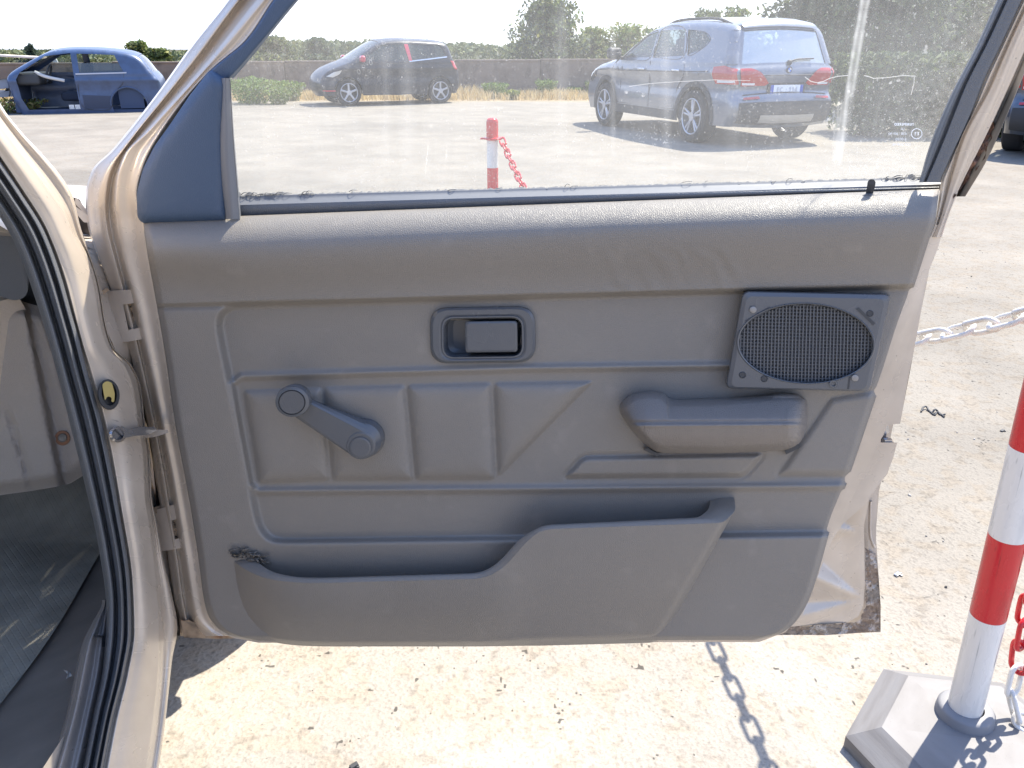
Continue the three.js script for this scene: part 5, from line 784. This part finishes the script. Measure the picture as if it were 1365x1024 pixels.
function tree(name, label, cat, [x, z], h, w, N, size, cols, { trunk = 0.3, lobes = 7, group, conical } = {}) {
  const t = thing(name, label, cat, [x, 0, z], 0, group), L = [];
  for (let i = 0; i < lobes; i++) { const a = i * 2.4 + rr(0, 1), k = (i + 0.5) / lobes, y = h * lerp(trunk * 0.7 + 0.08, 0.86, k), tap = conical ? 1.05 - k : Math.sin(Math.PI * lerp(0.22, 0.86, k)), R = w * 0.5 * tap; L.push({ c: V(Math.cos(a) * R * rr(0.25, 0.62), y, Math.sin(a) * R * rr(0.25, 0.62)), r: Math.max(0.18 * w, R * rr(0.5, 0.75)), ry: h * rr(0.12, 0.2) * (conical ? 0.8 : 1), k: rr(0.75, 1.15) }); }
  L.push({ c: V(rr(-0.1, 0.1) * w, h * 0.88, 0), r: w * (conical ? 0.1 : 0.2), ry: h * 0.13, k: 1.1 });
  const stems = [tube([V(0, -0.05, 0), V(rr(-0.05, 0.05) * w, h * 0.35, rr(-0.04, 0.04) * w), V(0, h * 0.72, 0)], Math.max(0.03, w * 0.025), 10, 7)];
  for (const l of L) stems.push(tube([V(0, h * Math.min(0.5, trunk + 0.05), 0), l.c.clone().multiplyScalar(0.6).add(V(0, h * 0.12, 0)), l.c], Math.max(0.014, w * 0.009), 8, 5));
  mesh('trunk', stems, bark, t);
  mesh('crown', leaves(N, () => { const l = L[Math.floor(rnd() * L.length)], d = V(rr(-1, 1), rr(-1, 1), rr(-1, 1)); d.normalize().multiplyScalar(Math.pow(rnd(), 0.42)); const lump = 0.8 + 0.45 * vnoise(d.x * 3 + l.c.x * 5, d.y * 3 + d.z * 3 + 9, 0, 5); return { p: V(l.c.x + d.x * l.r * lump, Math.max(0.06 * h, l.c.y + d.y * l.ry * lump), l.c.z + d.z * l.r * lump), k: l.k }; }, size, cols), leafMat, t);
  return t;
}
const OLIVE = [[0.12, 0.155, 0.06], [0.15, 0.18, 0.075], [0.10, 0.13, 0.06]], DARKG = [[0.04, 0.07, 0.03], [0.06, 0.095, 0.038], [0.09, 0.125, 0.05], [0.16, 0.20, 0.06]], LIME = [[0.22, 0.26, 0.07], [0.17, 0.23, 0.07], [0.26, 0.26, 0.08]], GREY = [[0.10, 0.135, 0.09], [0.12, 0.15, 0.10], [0.085, 0.115, 0.08]];
const skyAt = (px, py, d) => { const q = meet(px, py, V(0, 0, -d), V(0, 0, 1)); return q; };      // point d metres ahead on that line of sight
const treeAt = (name, label, cat, px, py, d, wpx, N, size, cols, o) => { const q = skyAt(px, py, d), e = skyAt(px + wpx / 2, py, d); return tree(name, label, cat, [q.x, q.z], q.y, Math.abs(e.x - q.x) * 2, N, size, cols, o); };
treeAt('tree', 'tall light green tree behind the wall, left of the estate car', 'tree', 729, -4, 30, 122, 6500, 0.10, [...OLIVE, ...LIME, ...GREY], { lobes: 12, trunk: 0.1 });
treeAt('tree', 'rounded grey green tree above the bonnet of the small black hatchback', 'tree', 421, 50, 34, 60, 3000, 0.09, [...GREY, ...OLIVE], { trunk: 0.1 });
treeAt('tree', 'wide dark green tree just right of the window corner cover', 'tree', 362, 48, 34, 76, 3600, 0.09, [...LIME, ...GREY, ...OLIVE], { trunk: 0.1 });
treeAt('tree', 'light green tree above the roof rear of the wrecked blue car', 'tree', 183, 54, 36, 54, 2600, 0.10, [...LIME, ...OLIVE], { trunk: 0.15 });
treeAt('tree', 'small green tree right of the wrecked blue car against the sky', 'tree', 212, 64, 36, 46, 2200, 0.10, [...LIME, ...OLIVE], { trunk: 0.1 });
treeAt('conifer', 'pointed blue green conifer at the far left above the wrecked car', 'conifer', 38, 59, 48, 26, 1500, 0.12, GREY, { conical: 1, trunk: 0.1 });
treeAt('conifer', 'small dark conifer at the far left beside the taller pointed one', 'conifer', 20, 70, 50, 16, 800, 0.12, GREY, { conical: 1, trunk: 0.1 });
for (const [px, py, w, cols, label] of [[790, 38, 60, LIME, 'yellow green bush behind the wall right of the tall tree'], [835, 34, 70, LIME, 'tallest yellow green bush behind the wall beside the estate car bonnet'], [876, 40, 60, [...LIME, ...OLIVE], 'green bush behind the wall partly behind the estate car windscreen'], [945, 14, 70, OLIVE, 'green bush top showing just above the estate car roof'], [985, 12, 60, [...OLIVE, ...LIME], 'light bush above the rear roof of the estate car']]) treeAt('bush', label, 'bush', px, py - 3, 31, w * 1.5, 4200, 0.085, cols, { trunk: 0.0, lobes: 13 });
// dense dark trees right of the estate car
for (const [px, py, d, w, N, label, cols, ex] of [[1112, -75, 19, 200, 15000, 'dark evergreen rising behind the rear corner of the estate car', DARKG], [1200, -110, 17.5, 210, 16000, 'dark evergreen with lit twigs in the middle of the right window part', DARKG], [1290, -100, 18.5, 200, 14000, 'dark evergreen behind the rear window frame', DARKG], [1375, -60, 20, 170, 6000, 'dark evergreen at the right edge above the cut off grey car', DARKG]]) treeAt('evergreen', label, 'tree', px, py, d, w, N, 0.075, cols, { trunk: 0.02, lobes: 16 });
{ // scrap car shape is hidden here: low dark hedge at the foot of the evergreens
  const q = ground(1180, 185); const t = thing('hedge', 'low dark hedge at the foot of the evergreens right of the estate car', 'hedge', [q.x + 1.35, 0, q.z - 0.75]);
  mesh('crown', leaves(15000, () => ({ p: V(rr(-1.75, 1.75), Math.pow(rnd(), 0.8) * 1.15 + 0.02, rr(-0.7, 0.7)) }), 0.06, DARKG), leafMat, t); mesh('stem', Array.from({ length: 14 }, () => { const x = rr(-1.6, 1.6), z = rr(-0.5, 0.5); return tube([V(x, 0, z), V(x + rr(-0.1, 0.1), 0.35, z), V(x + rr(-0.2, 0.2), 0.75, z + 0.1)], 0.02, 5, 5); }), bark, t);
}
{ // far woodland band
  let g0;
  const g = leaves(46000, () => { const x = rr(-52, 46), z = rr(-58, -48), top = 0.62 + 0.95 * fbm(x / 4 + 40, 2, 0, 5, 141) + (x > -14 && x < 4 ? 0.3 : 0) - (x < -16 ? 0.15 : 0); return { p: V(x, top * Math.pow(rnd(), 0.6), z), k: rr(0.85, 1.1) }; }, 0.19, [[0.16, 0.19, 0.09], [0.20, 0.215, 0.10], [0.13, 0.165, 0.095]]);
  { const n = 260, p = [], c = [], ix = []; for (let j = 0; j <= 3; j++) for (let i = 0; i <= n; i++) { const x = -54 + i * 102 / n; p.push(x, [-0.1, 0.5, 0.78, 0.6][j] * (0.6 + 0.8 * fbm(x / 4 + 40, 2, 0, 5, 141)) , [-49, -49.5, -53, -59][j]); c.push(0.06, 0.075, 0.035); }
  for (let j = 0; j < 3; j++) for (let i = 0; i < n; i++) { const a = j * (n + 1) + i; ix.push(a, a + 1, a + n + 1, a + 1, a + n + 2, a + n + 1); }
  const b = new THREE.BufferGeometry(); b.setAttribute('position', new THREE.Float32BufferAttribute(p, 3)); b.setAttribute('color', new THREE.Float32BufferAttribute(c, 3)); b.setIndex(ix); b.computeVertexNormals(); g0 = mergeGeometries([g, b]); }
  const m = mesh('woodland', g0, leafMat); tag(m, 'far band of low woodland along the horizon behind the wall', 'woodland', null, 'stuff');
}
function blades(name, label, cat, N, place, h, cols, kind, w = 0.006) {
  const p = [], c = [], idx = [];
  for (let i = 0; i < N; i++) { const q = place(i), a = rr(0, 6.3), H = h * rr(0.4, 1.2) * (q.h ?? 1), lx = rr(-0.5, 0.5) * H, lz = rr(-0.4, 0.4) * H, k = rr(0.75, 1.2), C = cols[Math.floor(rnd() * cols.length)], dx = Math.cos(a) * w, dz = Math.sin(a) * w, n = p.length / 3; p.push(q.x - dx, q.y ?? 0, q.z - dz, q.x + dx, q.y ?? 0, q.z + dz, q.x + lx * 0.4 + dx, H * 0.6, q.z + lz * 0.4 + dz, q.x + lx * 0.4 - dx, H * 0.6, q.z + lz * 0.4 - dz, q.x + lx, H, q.z + lz); for (let j = 0; j < 5; j++) c.push(C[0] * k, C[1] * k, C[2] * k); idx.push(n, n + 1, n + 2, n, n + 2, n + 3, n + 3, n + 2, n + 4); }
  const g = new THREE.BufferGeometry(); g.setAttribute('position', new THREE.Float32BufferAttribute(p, 3)); g.setAttribute('color', new THREE.Float32BufferAttribute(c, 3)); g.setIndex(idx); g.computeVertexNormals(); const m = mesh(name, g, leafMat); return tag(m, label, cat, null, kind);
}
blades('dry_grass', 'strip of dry straw coloured grass along the foot of the wall', 'grass', 16000, () => { const x = rr(-22, 9); return { x, z: -21.4 - 2.7 * rnd() - 0.012 * x, h: 0.5 + vnoise(x / 1.2, 3, 0, 2) }; }, 0.24, [[0.62, 0.50, 0.27], [0.56, 0.43, 0.22], [0.66, 0.55, 0.33]], 'stuff', 0.012);
const weed = (px, py, d, h, w, N, label, cols = [[0.16, 0.24, 0.06], [0.12, 0.20, 0.05], [0.22, 0.28, 0.08]]) => {
  const q = ground(px, py), t = thing('weed', label, 'weed', q.toArray()), st = [];
  for (let i = 0; i < 16; i++) { const a = rr(0, 6.3), R = w * rr(0.1, 0.5); st.push(tube([V(0.2 * R * Math.cos(a), 0, 0.2 * R * Math.sin(a)), V(R * 0.6 * Math.cos(a), h * 0.5, R * 0.6 * Math.sin(a)), V(R * Math.cos(a), h * rr(0.7, 1), R * Math.sin(a))], 0.008, 6, 4)); }
  mesh('stem', st, std([0.15, 0.20, 0.07], 0.8), t); mesh('leaf', leaves(N, () => { const a = rr(0, 6.3), y = Math.pow(rnd(), 0.8), R = w * 0.5 * Math.sqrt(rnd()) * (0.5 + 0.6 * y); return { p: V(R * Math.cos(a), h * y * (1 - 0.35 * (R / w)), R * Math.sin(a)) }; }, 0.045, cols), leafMat, t);
};
weed(338, 138, 21, 0.62, 1.25, 1500, 'large pale green weed patch next to the window corner cover'); weed(385, 134, 22, 0.5, 0.9, 900, 'green weed patch right of the large one, in front of the wall'); weed(372, 139, 21, 0.4, 0.7, 600, 'low green weeds between the two larger patches at the left of the window');
weed(660, 131, 22, 0.42, 0.72, 800, 'bright green weed in front of the wall above the far striped post'); weed(684, 133, 22, 0.26, 0.4, 260, 'small yellow green weed at the right foot of the weed above the striped post', [[0.3, 0.3, 0.07], [0.22, 0.26, 0.07]]); weed(728, 129, 22, 0.48, 0.6, 700, 'bright green weed in front of the wall below the tall tree'); weed(765, 127, 22, 0.24, 0.5, 260, 'small low weed in front of the wall left of the estate car'); weed(788, 127, 22, 0.44, 0.4, 320, 'narrow weed touching the estate car front wheel');
weed(20, 150, 17.5, 0.28, 1.3, 700, 'green weeds growing beside the wrecked car front at the left edge', [[0.2, 0.26, 0.06], [0.28, 0.26, 0.08], [0.34, 0.24, 0.1]]);
{ // rubble heap at far left
  const q = ground(2, 128), t = thing('rubble_heap', 'pale heap of rubble and boards behind the wrecked car at the far left', 'rubble heap', [q.x - 1, 0, q.z - 4]);
  const g = []; for (let i = 0; i < 60; i++) g.push(new RoundedBoxGeometry(rr(0.1, 0.5), rr(0.08, 0.3), rr(0.1, 0.4), 1, 0.03).rotateX(rr(-0.6, 0.6)).rotateZ(rr(-0.6, 0.6)).translate(rr(-2.4, 2.2), Math.abs(rr(0, 0.55)), rr(-0.8, 0.8))); g.push(new THREE.SphereGeometry(1, 24, 10).scale(3, 0.6, 1.2)); mesh('rubble', g, std([0.36, 0.29, 0.22], 0.95, { map: dirtTex }), t);
  mesh('board', new THREE.BoxGeometry(0.14, 1.0, 0.05).rotateZ(0.28).translate(1.0, 0.62, 0.7), M.white, t); mesh('slab', new RoundedBoxGeometry(1.6, 0.06, 0.5, 2, 0.01).rotateZ(-0.05).translate(-0.6, 0.98, 0), M.kick, t);
}
renderer.render(scene, camera);
